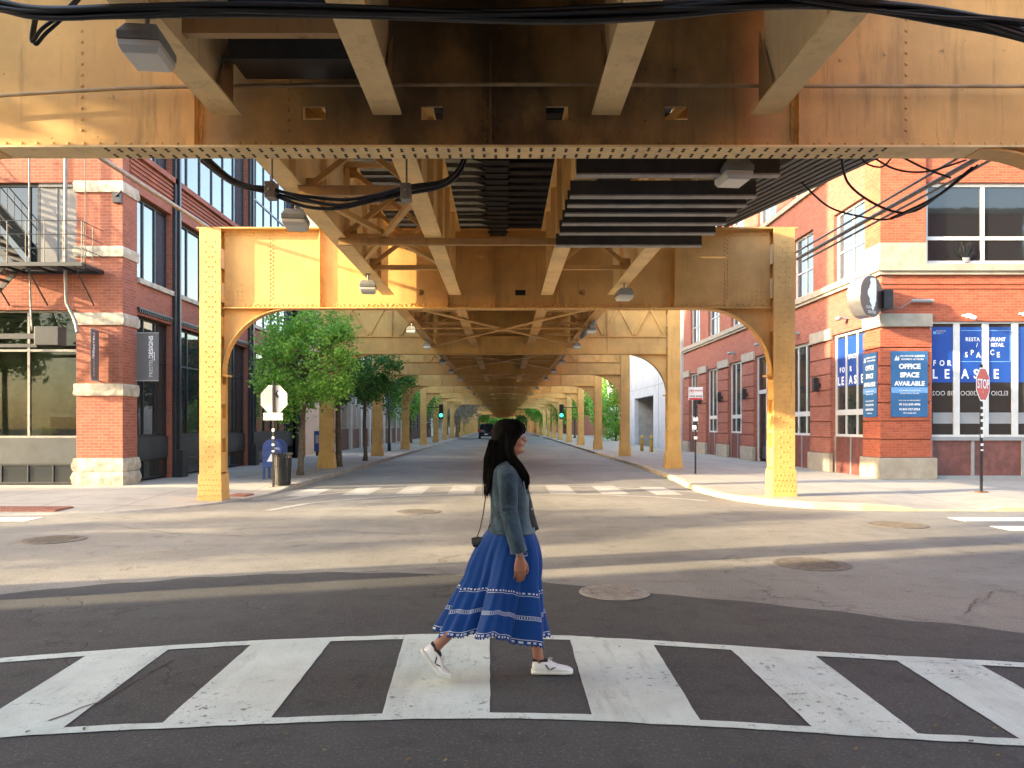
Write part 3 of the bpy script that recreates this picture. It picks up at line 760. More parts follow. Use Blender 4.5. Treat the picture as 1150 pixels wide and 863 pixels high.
# ---- lamps under the tracks
def lamp(name,label,x,y,z,s=1.0,rz=0,tilt=0):
    t=T(name,label,'lamp',(x,y,z),'box lamps under the elevated tracks',rz)
    m=MB(); w=.17*s;d=.21*s;h=.05*s
    m.loft([[(-w*f,-d*f,zz),(w*f,-d*f,zz),(w*f,d*f,zz),(-w*f,d*f,zz)] for f,zz in ((1,0),(1,.06*s),(.72,.15*s),(.3,.17*s))])
    m.build('housing',M['lamp'],t,org=V((0,0,0)),bevel=.006)
    m=MB(); m.loft([[(-w*f,-d*f,zz),(w*f,-d*f,zz),(w*f,d*f,zz),(-w*f,d*f,zz)] for f,zz in ((.96,-.002),(.95,-.05*s),(.80,-.10*s))])
    m.build('lens',M['lens'],t,org=V((0,0,0)),bevel=.006)
    m=MB(); m.tube([(0,0,.17*s),(0,0,.30*s)],.02*s,8); m.box(-.05*s,.05*s,-.05*s,.05*s,.29*s,.31*s); m.build('hanger',M['greypipe'],t,org=V((0,0,0)))
    return t
L_=[('big lit-glass lamp hanging before the sooty girder at the top left',-2.38,5.05,CAM+2.50,.80),
    ('box lamp behind the sooty girder, above the dark slats',2.35,7.75,CAM+2.56,.85),
    ('box lamp under the left stringer just below the sagging cables',-2.56,9.3,CAM+2.50,.85),
    ('box lamp with a side conduit on the left stringer near the golden bent',-2.46,13.7,CAM+2.48,.85),
    ('box lamp on the right stringer near the golden bent',2.32,14.6,CAM+2.50,.85)]
for l,x,y,z,s in L_: lamp('lamp',l,x,y,z,s,.1)
for k,Y in enumerate([20,24,30,35,41,52,62]):
    for x,w in ((-2.44,'left'),(2.3,'right')):
        lamp('lamp','small box lamp, %s row under the tracks, %s one beyond the golden bent'%(w,ORD[k]),x,Y,CAM+2.50,.7)
# second lamps are tube shaped on the right beyond the golden bent
m=MB(); m.tube([(2.3,19.3,CAM+2.62),(2.3,22.3,CAM+2.62)],.07,8); tag(m.build('lamp_tube',M['lamp'],smooth=True),'long pale tube fitting along the right stringer beyond the golden bent','tube lamp')
# ================================================================== buildings
def wallgrid(m, ax, c0, c1, a0,a1,z0,z1, holes):
    As=sorted({a0,a1,*[h[0] for h in holes],*[h[1] for h in holes]}); Zs=sorted({z0,z1,*[h[2] for h in holes],*[h[3] for h in holes]})
    for i in range(len(Zs)-1):
        za,zb=Zs[i],Zs[i+1]; run=None
        for j in range(len(As)-1):
            a,b=As[j],As[j+1]; hit=any(h[0]<=a+1e-6 and b<=h[1]+1e-6 and h[2]<=za+1e-6 and zb<=h[3]+1e-6 for h in holes)
            if hit:
                if run: emit(m,ax,c0,c1,run[0],run[1],za,zb); run=None
            else: run=[run[0],b] if run else [a,b]
        if run: emit(m,ax,c0,c1,run[0],run[1],za,zb)
def emit(m,ax,c0,c1,a0,a1,z0,z1):
    if ax=='x': m.box(c0,c1,a0,a1,z0,z1)      # facade plane of constant x
    else: m.box(a0,a1,c0,c1,z0,z1)
def window(par, ax, c, s, a0,a1,z0,z1, cols, rows, fm, gm, fw=.05, inset=.12, name='window', sill=None, midw=None):
    """c: facade plane, s: direction pointing out of the wall (+1/-1); cols/rows: inner divider positions (absolute)"""
    m=MB(); o=c-s*inset; o2=c-s*(inset+.07)
    for x0,x1 in ((a0,a0+fw),(a1-fw,a1)): emit(m,ax,o,o2,x0,x1,z0,z1)
    for y0,y1 in ((z0,z0+fw),(z1-fw,z1)): emit(m,ax,o,o2,a0+fw,a1-fw,y0,y1)
    w2=(midw or fw*.8)/2
    for x in cols: emit(m,ax,o-s*.004,o2,x-w2,x+w2,z0+fw,z1-fw)
    for z in rows: emit(m,ax,o-s*.008,o2,a0+fw,a1-fw,z-w2,z+w2)
    f=m.build(name,fm,par)
    g=MB(); emit(g,ax,o-s*.040,o-s*.048,a0+fw*.5,a1-fw*.5,z0+fw*.5,z1-fw*.5)
    # each sheet of glass sits a hair out of true, so reflections break at the bars
    q=g.build('pane',gm,f)
    if sill:
        k=MB(); emit(k,ax,c+s*.06,c-s*inset,a0-.05,a1+.05,z0-.09,z0-.005); k.build('sill',sill,f)
    return f
def lin(a,b,n): return [a+(b-a)*i/n for i in range(1,n)]

def clearglass(name,tint,refl):
    m=N(name); t=m.t; t.nodes.remove(m.b)
    tr=t.nodes.new('ShaderNodeBsdfTransparent'); tr.inputs[0].default_value=c4(tint)
    gl=t.nodes.new('ShaderNodeBsdfGlossy'); gl.inputs['Roughness'].default_value=.02
    fr=t.nodes.new('ShaderNodeFresnel'); fr.inputs[0].default_value=refl
    mx=t.nodes.new('ShaderNodeMixShader')
    t.links.new(fr.outputs[0],mx.inputs[0]); t.links.new(tr.outputs[0],mx.inputs[1]); t.links.new(gl.outputs[0],mx.inputs[2])
    t.links.new(mx.outputs[0],t.nodes['Material Output'].inputs[0]); return m.m
M['clear']=clearglass('clear_shop_glass',(.72,.76,.72),1.3)

# ---------- left building: salmon brick, black steel windows
XF=-9.5; YF=18.85
bL=T('brick_building','salmon brick building with black windows and rough stone bands on its corner pillar','building',(XF,YF,.13))
bays=[(19.6,21.65),(22.1,28.05),(28.5,34.5)]
holes=[]
for a,b in bays: holes += [(a,b,.13,4.5),(a,b,5.46,7.65),(a,b,8.75,12.2)]
m=MB(); wallgrid(m,'x',XF,XF-.4,YF,36.2,.13,15.5,holes)
m.box(-31,XF-.4,35.8,36.2,.13,15.5); m.box(-31,-30.6,YF,35.8,.13,15.5); m.box(-31,XF,YF,36.2,15.5,15.9)
m.build('side_wall',M['brickL'],bL)
fh=[(-30,-10.65,.13,4.5),(-16.0,-10.65,5.57,7.67),(-16,-10.65,9.0,11.5)]
m=MB(); wallgrid(m,'y',YF,YF+.4,-30.6,XF-.4,.13,15.5,fh); m.build('front_wall',M['brickL'],bL)
m=MB()
for z in (7.95,8.07,8.19,8.31,8.43): m.box(XF,XF+.035,19.2,36.2,z,z+.055)
m.box(XF,XF+.10,YF-.0,36.2,8.55,8.70)
m.build('corbel_courses',M['brickRs'],bL)
m=MB(); m.box(XF,XF+.07,19.6,36.2,5.32,5.45); m.build('sill_course',M['lime'],bL)
m=MB()
for z in (4.56,): 
    for k in range(140): m.box(XF,XF+.05,19.65+k*.117,19.70+k*.117,z,z+.07)
m.box(XF,XF+.06,19.6,36.2,4.64,4.69); m.build('dentil_course',M['black'],bL)
def rough_block(m,x0,x1,y0,y1,z0,z1,amp,seed):
    # closed box, finely split, with pitched rock faces
    nx=max(3,int((x1-x0)/.07)); ny=max(3,int((y1-y0)/.07)); nz=max(3,int((z1-z0)/.06))
    ctr=V(((x0+x1)/2,(y0+y1)/2,(z0+z1)/2))
    def pt(u,v,w):
        p=V((x0+(x1-x0)*u,y0+(y1-y0)*v,z0+(z1-z0)*w)); d=0
        e=min(w,1-w)*2
        nn=noise.fractal(V((p.x*5+seed,p.y*5,p.z*6)),1,2,4)
        k=amp*(.25+ .9*min(1,e*2))*(.6+.8*nn)
        if u in(0,1): p.x += (1 if u==1 else -1)*k
        if v in(0,1): p.y += (1 if v==1 else -1)*k
        return p
    def face(fn,na,nb):
        vs=[fn(i/na,j/nb) for i in range(na+1) for j in range(nb+1)]
        m.add(vs,[(i*(nb+1)+j,(i+1)*(nb+1)+j,(i+1)*(nb+1)+j+1,i*(nb+1)+j+1) for i in range(na) for j in range(nb)])
    face(lambda a,b:pt(a,0,b),nx,nz); face(lambda a,b:pt(a,1,b),nx,nz); face(lambda a,b:pt(0,a,b),ny,nz); face(lambda a,b:pt(1,a,b),ny,nz)
    face(lambda a,b:pt(a,b,0),nx,ny); face(lambda a,b:pt(a,b,1),nx,ny)
for k,(z0,z1,e,am) in enumerate([(.13,.46,.10,.035),(.47,.80,.08,.035),(2.36,2.66,.05,.03),(4.12,4.42,.05,.03),(5.82,6.08,.05,.03),(7.42,7.70,.05,.03)]):
    m=MB(); rough_block(m,-10.68,XF+e*.5,YF-e,19.62,z0,z1,am,k*7.3)
    m.build('stone_band' if k>1 else 'stone_base',M['lime'],bL,smooth=True)
for i,(a,b) in enumerate(bays):
    n=3 if i==0 else 6
    window(bL,'x',XF,1,a,b,1.31,4.5,lin(a,b,n),[3.38],M['frameblk'],M['glassdim'],.07,.16,'shop_window')
    window(bL,'x',XF,1,a,b,5.46,7.65,lin(a,b,n),[6.55] if i==9 else [],M['frameblk'],M['glassB'],.08,.16,'window')
    window(bL,'x',XF,1,a,b,8.75,12.2,lin(a,b,n),[10.4],M['frameblk'],M['glassB'],.08,.16,'window')
    m=MB(); m.box(XF-.22,XF-.10,a,b,.72,1.31); m.build('kick_panel',M['panelblk'],bL)
    window(bL,'x',XF,1,a,b,.18,.72,lin(a,b,n),[],M['frameblk'],M['glassdim'],.05,.14,'basement_window')
for y in (21.87,28.28,34.7):
    m=MB(); m.box(XF-.16,XF+.10,y-.20,y+.20,.13,12.2); m.box(XF+.10,XF+.16,y-.05,y+.05,.9,12.2); m.box(XF+.10,XF+.30,y-.19,y+.19,.13,.92); m.build('pilaster',M['frameblk'],bL,bevel=.01)
# front: shop window with the kitchen showroom behind
window(bL,'y',YF,-1,-16,-10.65,1.31,4.5,[-11.93,-13.4,-14.9],[3.5],M['greypipe'],M['clear'],.05,.14,'shop_window',midw=.06)
m=MB(); m.box(-30,-16,YF+.1,YF+.3,.13,4.5); m.box(-16,-10.65,YF+.08,YF+.20,.66,1.31); m.build('kick_panel',M['panelblk'],bL)
window(bL,'y',YF,-1,-16,-10.65,.16,.66,[-11.3,-11.93,-12.6,-13.4,-14.1],[],M['frameblk'],M['glassdim'],.04,.10,'basement_window')
window(bL,'y',YF,-1,-16,-11.62,5.57,7.67,[-11.9,-13.5],[],M['frameblk'],M['glassD'],.07,.12,'window')
m=MB(); m.box(-11.60,-10.66,YF+.10,YF+.16,5.57,7.67); m.box(-11.62,-10.65,YF+.05,YF+.1,7.58,7.67); m.box(-11.2,-11.17,YF+.085,YF+.10,5.6,7.58); m.build('shutter_panel',simple('dull_shutter',(.15,.15,.155),.6,var=.1),bL)
window(bL,'y',YF,-1,-16,-10.65,9.0,11.5,[-12.4,-14.2],[10.2],M['frameblk'],M['glassB'],.07,.12,'window')
m=MB(); m.box(-16.1,-15.95,YF+.3,24,.14,4.6); m.box(-10.64,-10.5,YF+.45,24,.14,4.6); m.box(-16.1,-10.5,24,24.1,.14,4.6); m.box(-16.1,-10.5,YF+.4,24,4.5,4.6); m.box(-16.1,-10.5,YF+.42,24,.135,.60)
m.build('shop_interior',M['interior'],bL)
t=T('shop_counter','pale wooden counter inside the left shop window','counter',(-12.6,21.2,.6))
m=MB(); m.box(-13.0,-12.35,20.6,21.8,.6,1.85); m.build('cabinet',M['tan'],t); m=MB(); m.box(-12.34,-10.9,21.6,22.2,.6,1.9); m.build('cabinet',M['tan'],t)
m=MB(); m.box(-13.05,-10.85,20.55,20.6,1.86,1.9); m.box(-13.05,-10.85,20.6,22.25,1.9,1.95); m.build('worktop',M['stone'],t)
t=T('kitchen_oven','black kitchen oven at the back of the left shop','oven',(-11.9,23.6,.6))
m=MB(); m.box(-12.3,-11.3,23.2,23.9,.6,2.6); m.build('body',M['black'],t); m=MB(); m.box(-12.2,-11.4,23.17,23.2,2.2,2.25); m.build('handle',M['greypipe'],t)
for x,l in ((-12.1,'mustard bar stool behind the post of the left shop window'),(-11.15,'mustard bar stool nearest the corner pillar, inside the left shop')):
    t=T('bar_stool',l,'bar stool',(x,20.2,.6),'stools in the left shop')
    m=MB(); m.loft([[(x+.19*f*math.cos(a),20.2+.17*f*math.sin(a),z) for a in [2*pi*k/14 for k in range(14)]] for f,z in ((.9,1.32),(1,1.36),(1.08,1.42),(1.12,1.58),(1.0,1.58),(.9,1.43),(.3,1.40))]); m.build('seat',M['stoolc'],t)
    for sx in(-1,1):
        for sy in(-1,1): m=MB(); m.tube([(x+sx*.12,20.2+sy*.11,1.33),(x+sx*.19,20.2+sy*.18,.6)],.012,6); m.build('leg',M['black'],t)
t=T('pendant_lamp','small dark pendant lamp inside the left shop','pendant lamp',(-11.25,21,2.7))
m=MB(); m.loft([[(-11.25+r*math.cos(a),21+r*math.sin(a),z) for a in [2*pi*k/14 for k in range(14)]] for r,z in ((.03,3.0),(.06,2.95),(.17,2.78),(.15,2.70),(.05,2.68))]); m.build('shade',M['black'],t)
m=MB(); m.tube([(-11.25,21,3.0),(-11.25,21,4.5)],.008,5); m.build('cord',M['black'],t)
# banners
def banner(label,ctr,dx,dy,h,words,n):
    t=T('banner_sign',label,'banner',ctr,'vertical banners on the left building')
    c=V(ctr); d=V((dx,dy,0)); L=d.length; u=d/L; nrm=V(n)
    m=MB(); m.bar(c-u*L/2,c+u*L/2,h,.012,up=nrm); 
    vs=[]
    m=MB(); A=c-u*L/2; B=c+u*L/2; w=nrm*.006; zz=V((0,0,h/2))
    m.add([A-zz-w,B-zz-w,B-zz+w,A-zz+w,A+zz-w,B+zz-w,B+zz+w,A+zz+w],[(0,3,2,1),(4,5,6,7),(0,1,5,4),(1,2,6,5),(2,3,7,6),(3,0,4,7)]); m.build('fabric',M['banner'],t)
    for s in (-1,1):
        m=MB(); m.tube([A-u*.06+V((0,0,s*(h/2+.0))),B+V((0,0,s*(h/2)))],.018,8); m.build('rod',M['framedk'],t)
    rz=math.atan2(nrm.x,-nrm.y)
    p=c+nrm*.010+u*.09
    text(words[0],.13,M['aluback'],t,p-V((0,0,h*.22)),rz=rz,ry=pi/2,bold=.0)
    text(words[1],.15,M['letter'],t,p+V((0,0,h*.20)),rz=rz,ry=pi/2,bold=.02)
    q=c+nrm*.010+u*.17; m=MB(); m.box(q.x-.008,q.x+.008,q.y-.002,q.y+.002,q.z-.1,q.z+.12) if abs(nrm.y)>.5 else m.box(q.x-.002,q.x+.002,q.y-.008,q.y+.008,q.z-.1,q.z+.12)
    m.build('underline',M['letter'],t)
banner('grey banner with a white vertical word, standing out beside the left corner pillar',(-9.13,19.4,3.38),.56,0,1.22,('PRESTELI','DESIGNS'),(0,-1,0))
c0=P(106,399,18.5)
t=banner('narrow grey banner seen nearly edge-on in the middle of the left corner pillar',(c0.x,18.52,c0.z),.10,-.54,1.24,('DESIGNS','PRESTELI'),(.98,.18,0))
m=MB(); c=P(132,222,18.8); m.box(c.x-.09,c.x+.09,18.72,YF-.002,c.z-.14,c.z+.12); m.tube([(c.x,18.72,c.z+.02),(c.x+.22,18.55,c.z+.08)],.025,8); tag(m.build('security_light',M['black']),'small dark security light high on the left corner pillar','wall light')
# fire escape
t=T('fire_escape','dark iron fire escape balcony and stair on the left brick wall','fire escape',(-11,YF,5.45))
m=MB(); z=5.45
for k in range(24): m.box(-12.6,-9.95,YF-1.0+k*.041,YF-.985+k*.041,z,z+.025)
for y in (YF-1.0,YF-.04): m.box(-12.6,-9.95,y-.02,y+.02,z-.07,z)
for x in (-12.6,-11.9,-11.2,-10.6,-9.98): m.box(x-.02,x+.02,YF-1.0,YF-.01,z-.06,z-.003)
m.build('platform',M['black'],t)
m=MB()
for zz in (z+.35,z+.68,z+1.0): 
    m.tube([(-12.6,YF-1.0,zz),(-9.97,YF-1.0,zz),(-9.97,YF-.03,zz)],.010,6)
for x in [-12.6+.44*k for k in range(7)]: m.tube([(x,YF-1.0,z),(x,YF-1.0,z+1.0)],.010,6)
for y in (YF-.9,YF-.5): m.tube([(-9.97,y,z),(-9.97,y,z+1.0)],.009,6)
m.build('railing',M['black'],t)
m=MB()
for x in (-12.3,-11.35,-10.2): m.tube([(x,YF-.9,z-.02),(x,YF-.02,z-.85)],.02,6)
m.build('wall_brackets',M['black'],t)
m=MB()
a=V((-11.7,YF-.85,z)); b=V((-14.2,YF-.85,z+2.9))
for dy in (0,.55): m.bar(a+V((0,dy,0)),b+V((0,dy,0)),.03,.16,(0,0,1)); m.tube([a+V((0,dy,.85)),b+V((0,dy,.85))],.014,6)
for k in range(13): p=a.lerp(b,(k+.5)/13); m.box(p.x-.11,p.x+.11,p.y,p.y+.55,p.z-.012,p.z+.012); m.tube([p,p+V((0,0,.85))],.009,5)
m.build('stair_flight',M['black'],t)
m=MB(); a=V((-11.9,YF-.85,z-.03)); b=V((-13.6,YF-.85,z-1.9))
for dy in (0,.5): m.bar(a+V((0,dy,0)),b+V((0,dy,0)),.03,.12)
for k in range(10): p=a.lerp(b,(k+.5)/10); m.box(p.x-.09,p.x+.09,p.y,p.y+.5,p.z-.012,p.z+.012)
m.build('drop_ladder',M['black'],t)
m=MB(); zz=P(0,378,17.7).z; m.box(-14,-10.9,17.65,17.72,zz-.06,zz+.06); m.box(-14,-10.9,17.65,17.72,zz-.26,zz-.18)
m.build('counterweight_arm',M['black'],t)
m=MB(); p=P(56,378,17.75); m.box(p.x-.28,p.x+.28,17.6,17.95,p.z-.22,p.z+.22); m.box(-10.95-.0,-10.9,17.95,18.84,p.z-.03,p.z+.03); m.build('counterweight',M['black'],t,bevel=.01)
cable('wall_pipe','thick pale pipe running up the left brick wall and bending at its foot','pipe',[P(87,374,18.4),P(84,360,18.5),P(77,345,18.6),P(74,330,18.6),P(73.5,250,18.6),P(74,120,18.6)],.04,M['greypipe'],None,6,nn=10)
cable('wall_pipe','thin pale pipe left of the thick one on the left brick wall','pipe',[P(36,372,18.5),P(34,330,18.6),P(33,250,18.6),P(33,110,18.6)],.022,M['greypipe'],None,6)
cable('wall_wire','thin dark wire hanging straight down the left corner pillar','wire',[P(96,300,18.0),P(96,240,18.0),P(95.5,120,18.0)],.010,M['black'],None,4)

# ---------- right building: orange-red brick, pale frames
XR_=10.5; YR=21.05
bR=T('brick_building','orange-red brick corner building with stone caps and pale grey window frames','building',(XR_,YR,.13))
piers=[(21.05,22.0),(24.2,25.8),(28.0,29.5),(31.65,33.2),(35.3,37.0),(39.1,40.75),(42.7,44.2)]
openings=[(piers[i][1],piers[i+1][0]) for i in range(6)]
up=[(21.95,24.1),(25.7,27.5),(29.2,31.3),(33.1,35.0),(36.9,38.9),(40.6,42.6)]
holes=[(a,b,.13,4.5) for a,b in openings]+[(a,b,6.15,8.30) for a,b in up]+[(a,b,9.75,12) for a,b in up]
m=MB(); wallgrid(m,'x',XR_,XR_+.35,YR,44.2,.13,15,holes); m.box(XR_+.35,32,43.8,44.2,.13,15); m.box(31.6,32,YR,43.8,.13,15); m.box(XR_,32,YR,44.2,15,15.4); m.build('side_wall',M['brickRs'],bR)
fo=[(11.86,17.2,.13,4.52),(11.74,15.4,6.12,8.38),(11.74,15.4,9.8,12),(18.4,24,.13,4.5),(18.4,24,6.12,8.38)]
m=MB(); wallgrid(m,'y',YR,YR+.35,XR_+.35,31.6,.13,15,fo)
m.build('front_wall',M['brickR'],bR)
# rusticated facing on the piers, with grooves
def facing(ax,a0,a1,mat,z0=.72,z1=4.28):
    m=MB(); z=z0; n=7; h=(z1-z0)/n
    for k in range(n):
        if ax=='x': m.box(XR_-.07,XR_,a0,a1,z+.015,z+h-.015)
        else: m.box(a0,a1,YR-.07,YR,z+.015,z+h-.015)
        z+=h
    m.build('rusticated_pier',mat,bR,bevel=.006)
for i,(a,b) in enumerate(piers):
    if i: facing('x',a,b,M['brickRs'])
    m=MB(); e=.12
    if i==0:
        m.box(XR_-.14,11.98,YR-.14,22.06,.13,.72)
    else: m.box(XR_-.14,XR_,a-.05,b+.05,.13,.72)
    m.build('stone_plinth',M['stone'],bR,bevel=.015)
    m=MB()
    if i==0: m.box(XR_-.09,11.88,YR-.09,22.02,4.36,4.72)
    else: m.box(XR_-.09,XR_,a-.02,b+.02,4.36,4.72)
    m.build('stone_cap',M['stone'],bR,bevel=.01)
m=MB(); z=.72; n=7; h=(4.29-z)/n
for k in range(n): m.box(XR_-.07,11.86,YR-.07,22.0,z+.015,z+h-.015); z+=h
m.build('rusticated_pier',M['brickR'],bR,bevel=.006)
# upper corner pilaster with its stone block, string course
m=MB(); m.box(XR_-.06,11.70,YR-.06,21.9,6.70,15); m.build('corner_pilaster',M['brickR'],bR)
m=MB(); m.box(XR_-.08,11.72,YR-.08,21.92,6.10,6.69); m.build('stone_block',M['stone'],bR,bevel=.01)
m=MB(); m.box(XR_-.16,31.6,YR-.16,YR-.0,5.90,6.09); m.box(XR_-.16,XR_,YR,44.2,5.90,6.09); m.box(XR_-.10,31.6,YR-.10,YR,5.80,5.899); m.box(XR_-.10,XR_,YR,44.2,5.80,5.899); m.build('string_course',M['stone'],bR)
m=MB(); m.box(XR_-.03,31.6,YR-.03,YR,5.55,5.60); m.box(XR_-.03,31.6,YR-.03,YR,5.42,5.47); m.build('brick_bead',M['brickR'],bR)
m=MB(); m.box(XR_-.10,XR_,YR+1.2,44.2,9.55,9.72); m.build('string_course',M['stone'],bR)
for a,b in openings:
    mid=(a+b)/2
    if abs(a-29.5)<.1:
        window(bR,'x',XR_,-1,a,b,3.0,4.5,[mid],[],M['frameltg'],M['glassD'],.08,.10)
        m=MB(); emit(m,'x',XR_+.10,XR_+.18,a,a+.1,.13,3.0); emit(m,'x',XR_+.10,XR_+.18,b-.1,b,.13,3.0); emit(m,'x',XR_+.10,XR_+.18,mid-.05,mid+.05,.13,3.0); emit(m,'x',XR_+.10,XR_+.18,a,b,2.92,3.0)
        d=m.build('door',M['frameltg'],bR); g=MB(); emit(g,'x',XR_+.14,XR_+.15,a+.1,b-.1,.25,2.92); g.build('pane',M['glassD'],d)
        g=MB(); g.tube([(XR_+.06,mid-.15,1.0),(XR_+.06,mid-.15,1.5)],.02,6); g.build('handle',M['greypipe'],d)
        continue
    window(bR,'x',XR_,-1,a,b,2.02,4.5,lin(a,b,3),[],M['frameltg'],M['glassdim'],.09,.10,midw=.07)
    window(bR,'x',XR_,-1,a,b,1.27,2.02,lin(a,b,3),[],M['frameltg'],M['glassdim'],.08,.10,midw=.07)
    m=MB(); emit(m,'x',XR_+.10,XR_+.2,a,b,.13,1.27); k=m.build('stall_riser',M['dkred'],bR)
    m=MB(); 
    for y in (a+.03,mid,b-.03): emit(m,'x',XR_+.07,XR_+.099,y-.03,y+.03,.13,1.27)
    m.build('riser_frame',M['framedk'],bR)
for a,b in up:
    window(bR,'x',XR_,-1,a,b,6.15,8.30,[(a+b)/2],[7.05],M['frameltg'],M['glassB'],.07,.12,midw=.05)
    window(bR,'x',XR_,-1,a,b,9.75,12.0,[(a+b)/2],[10.7],M['frameltg'],M['glassB'],.07,.12,midw=.05)
# front shop windows
XW=[11.88,12.63,13.44,14.26,15.05,15.85,16.65,17.2]
window(bR,'y',YR,-1,11.86,17.2,1.30,4.52,XW[1:-1],[],M['frameltg'],M['glassdim'],.06,.06,'shop_window',midw=.17)
m=MB(); m.box(11.86,17.2,YR+.08,YR+.16,.20,1.26); m.build('stall_riser',M['dkred'],bR)
m=MB(); m.box(11.86,17.2,YR+.02,YR+.10,1.2,1.30); m.box(11.86,17.2,YR+.02,YR+.10,.13,.22)
for x in (11.9,13.07,14.47,15.8,17.1): m.box(x-.04,x+.04,YR+.04,YR+.079,.22,1.2)
m.build('riser_frame',M['framedk'],bR)
window(bR,'y',YR,-1,11.74,15.4,6.12,8.38,[13.38],[6.85],M['frameltg'],M['glassD'],.10,.10,midw=.10)
window(bR,'y',YR,-1,11.74,15.4,9.8,12.0,[13.38],[10.7],M['frameltg'],M['glassB'],.10,.10,midw=.10)
window(bR,'y',YR,-1,18.4,24,6.12,8.38,[20.2,22.1],[6.85],M['frameltg'],M['glassD'],.10,.10,midw=.10)
window(bR,'y',YR,-1,18.4,24,.13,4.5,[20.2,22.1],[1.3],M['frameltg'],M['glassdim'],.10,.10,midw=.10)
# posters in the shop window
yp=YR+.095
pf=T('window_posters','royal blue FOR LEASE posters filling the top of the right shop windows','poster',(12.2,yp,2.8))
zt,zb=P(0,367,YR).z,P(0,429.5,YR).z
for k in range(7):
    a=XW[k]+(.06 if k==0 else .09); b=XW[k+1]-.09
    m=MB(); m.box(a,b,yp-.003,yp,zb,zt); m.build('poster_sheet',M['blue'],pf)
def pt_(s,px,py,hpx,mat=None,bold=.02,sx=.84,par=None,Y=YR,yy=None,space=1):
    c=P(px,py,Y); text(s,hpx/850*Y/.76,mat or M['letter'],par or pf,(c.x,(yy if yy else yp-.006),c.z),bold=bold,sx=sx,space=space)
for s,x in (('F',1051.5),('O',1060),('R',1068)): pt_(s,x,408,6.6)
for s,x in (('L',1052),('E',1065.5),('A',1086),('S',1098.5),('E',1121)): pt_(s,x,420.5,11.2)
pt_('RESTA',1094.5,381.2,4.6,bold=.015,space=1.15); pt_('URANT',1122.5,381.2,4.6,bold=.015,space=1.1); pt_('/',1099.5,387.4,4.6); pt_('RETAIL',1122.5,387.4,4.4,bold=.015)
for s,x,y in (('S',1087.5,398.5),('P',1094,396),('A',1101,399),('C',1116.5,396),('E',1123.5,398.5)): pt_(s,x,y,6.2)
m=MB()
for (x0,x1) in ((1081,1104.5),(1112.5,1137)):
    a=P(x0,371,YR); b=P(x1,406,YR); m.box(a.x,b.x,yp-.006,yp-.003,a.z-.008,a.z+.008); m.box(a.x,b.x,yp-.006,yp-.003,b.z-.008,b.z+.008)
a=P(1137,371,YR); b=P(1137,406,YR); m.box(a.x-.008,a.x+.008,yp-.006,yp-.003,b.z,a.z)
a=P(1050,373,YR); m.box(a.x,a.x+.09,yp-.006,yp-.003,a.z-.05,a.z+.03); m.build('border_line',M['ltblue'],pf)
pt_('MILLBROOK',1059,371.5,1.8,M['aluback'],0); pt_('REALTY',1058,374.2,1.8,M['aluback'],0)
for s,x in (('3B OO2',1061),('X30DO',1092),('ELDIO',1125)): pt_(s,x,442,5.6,M['aluback'],.0,-.95,par=pf)
fb=MB()
for k in range(7): fb.box(XW[k]+.10,XW[k+1]-.09,yp-.003,yp,P(0,476,YR).z,P(0,463.5,YR).z)
fb.build('frosted_strip',M['framedk'],pf)
# same posters on the side window
ps=T('window_posters','blue lease posters inside the side window around the right corner','poster',(XR_+.1,23.1,2.8))
xs_=XR_+.135
for k in range(3):
    a=22.0+k*.733+(.09 if k==0 else .035); m=MB(); m.box(xs_-.003,xs_,a,22.0+(k+1)*.733-.05,2.83,4.35); m.build('poster_sheet',M['blue'],ps)
for s,y,z,sz in (('F',23.9,3.35,.22),('O',23.7,3.35,.22),('R',23.2,3.35,.22),('L',24.0,3.0,.36),('E',23.75,3.0,.36),('A',23.2,3.0,.36),('S',22.9,3.0,.36),('E',22.45,3.0,.36),('SPACE',23.1,3.72,.18)):
    text(s,sz,M['letter'],ps,(xs_-.008,y,z),rz=-pi/2,bold=.03)
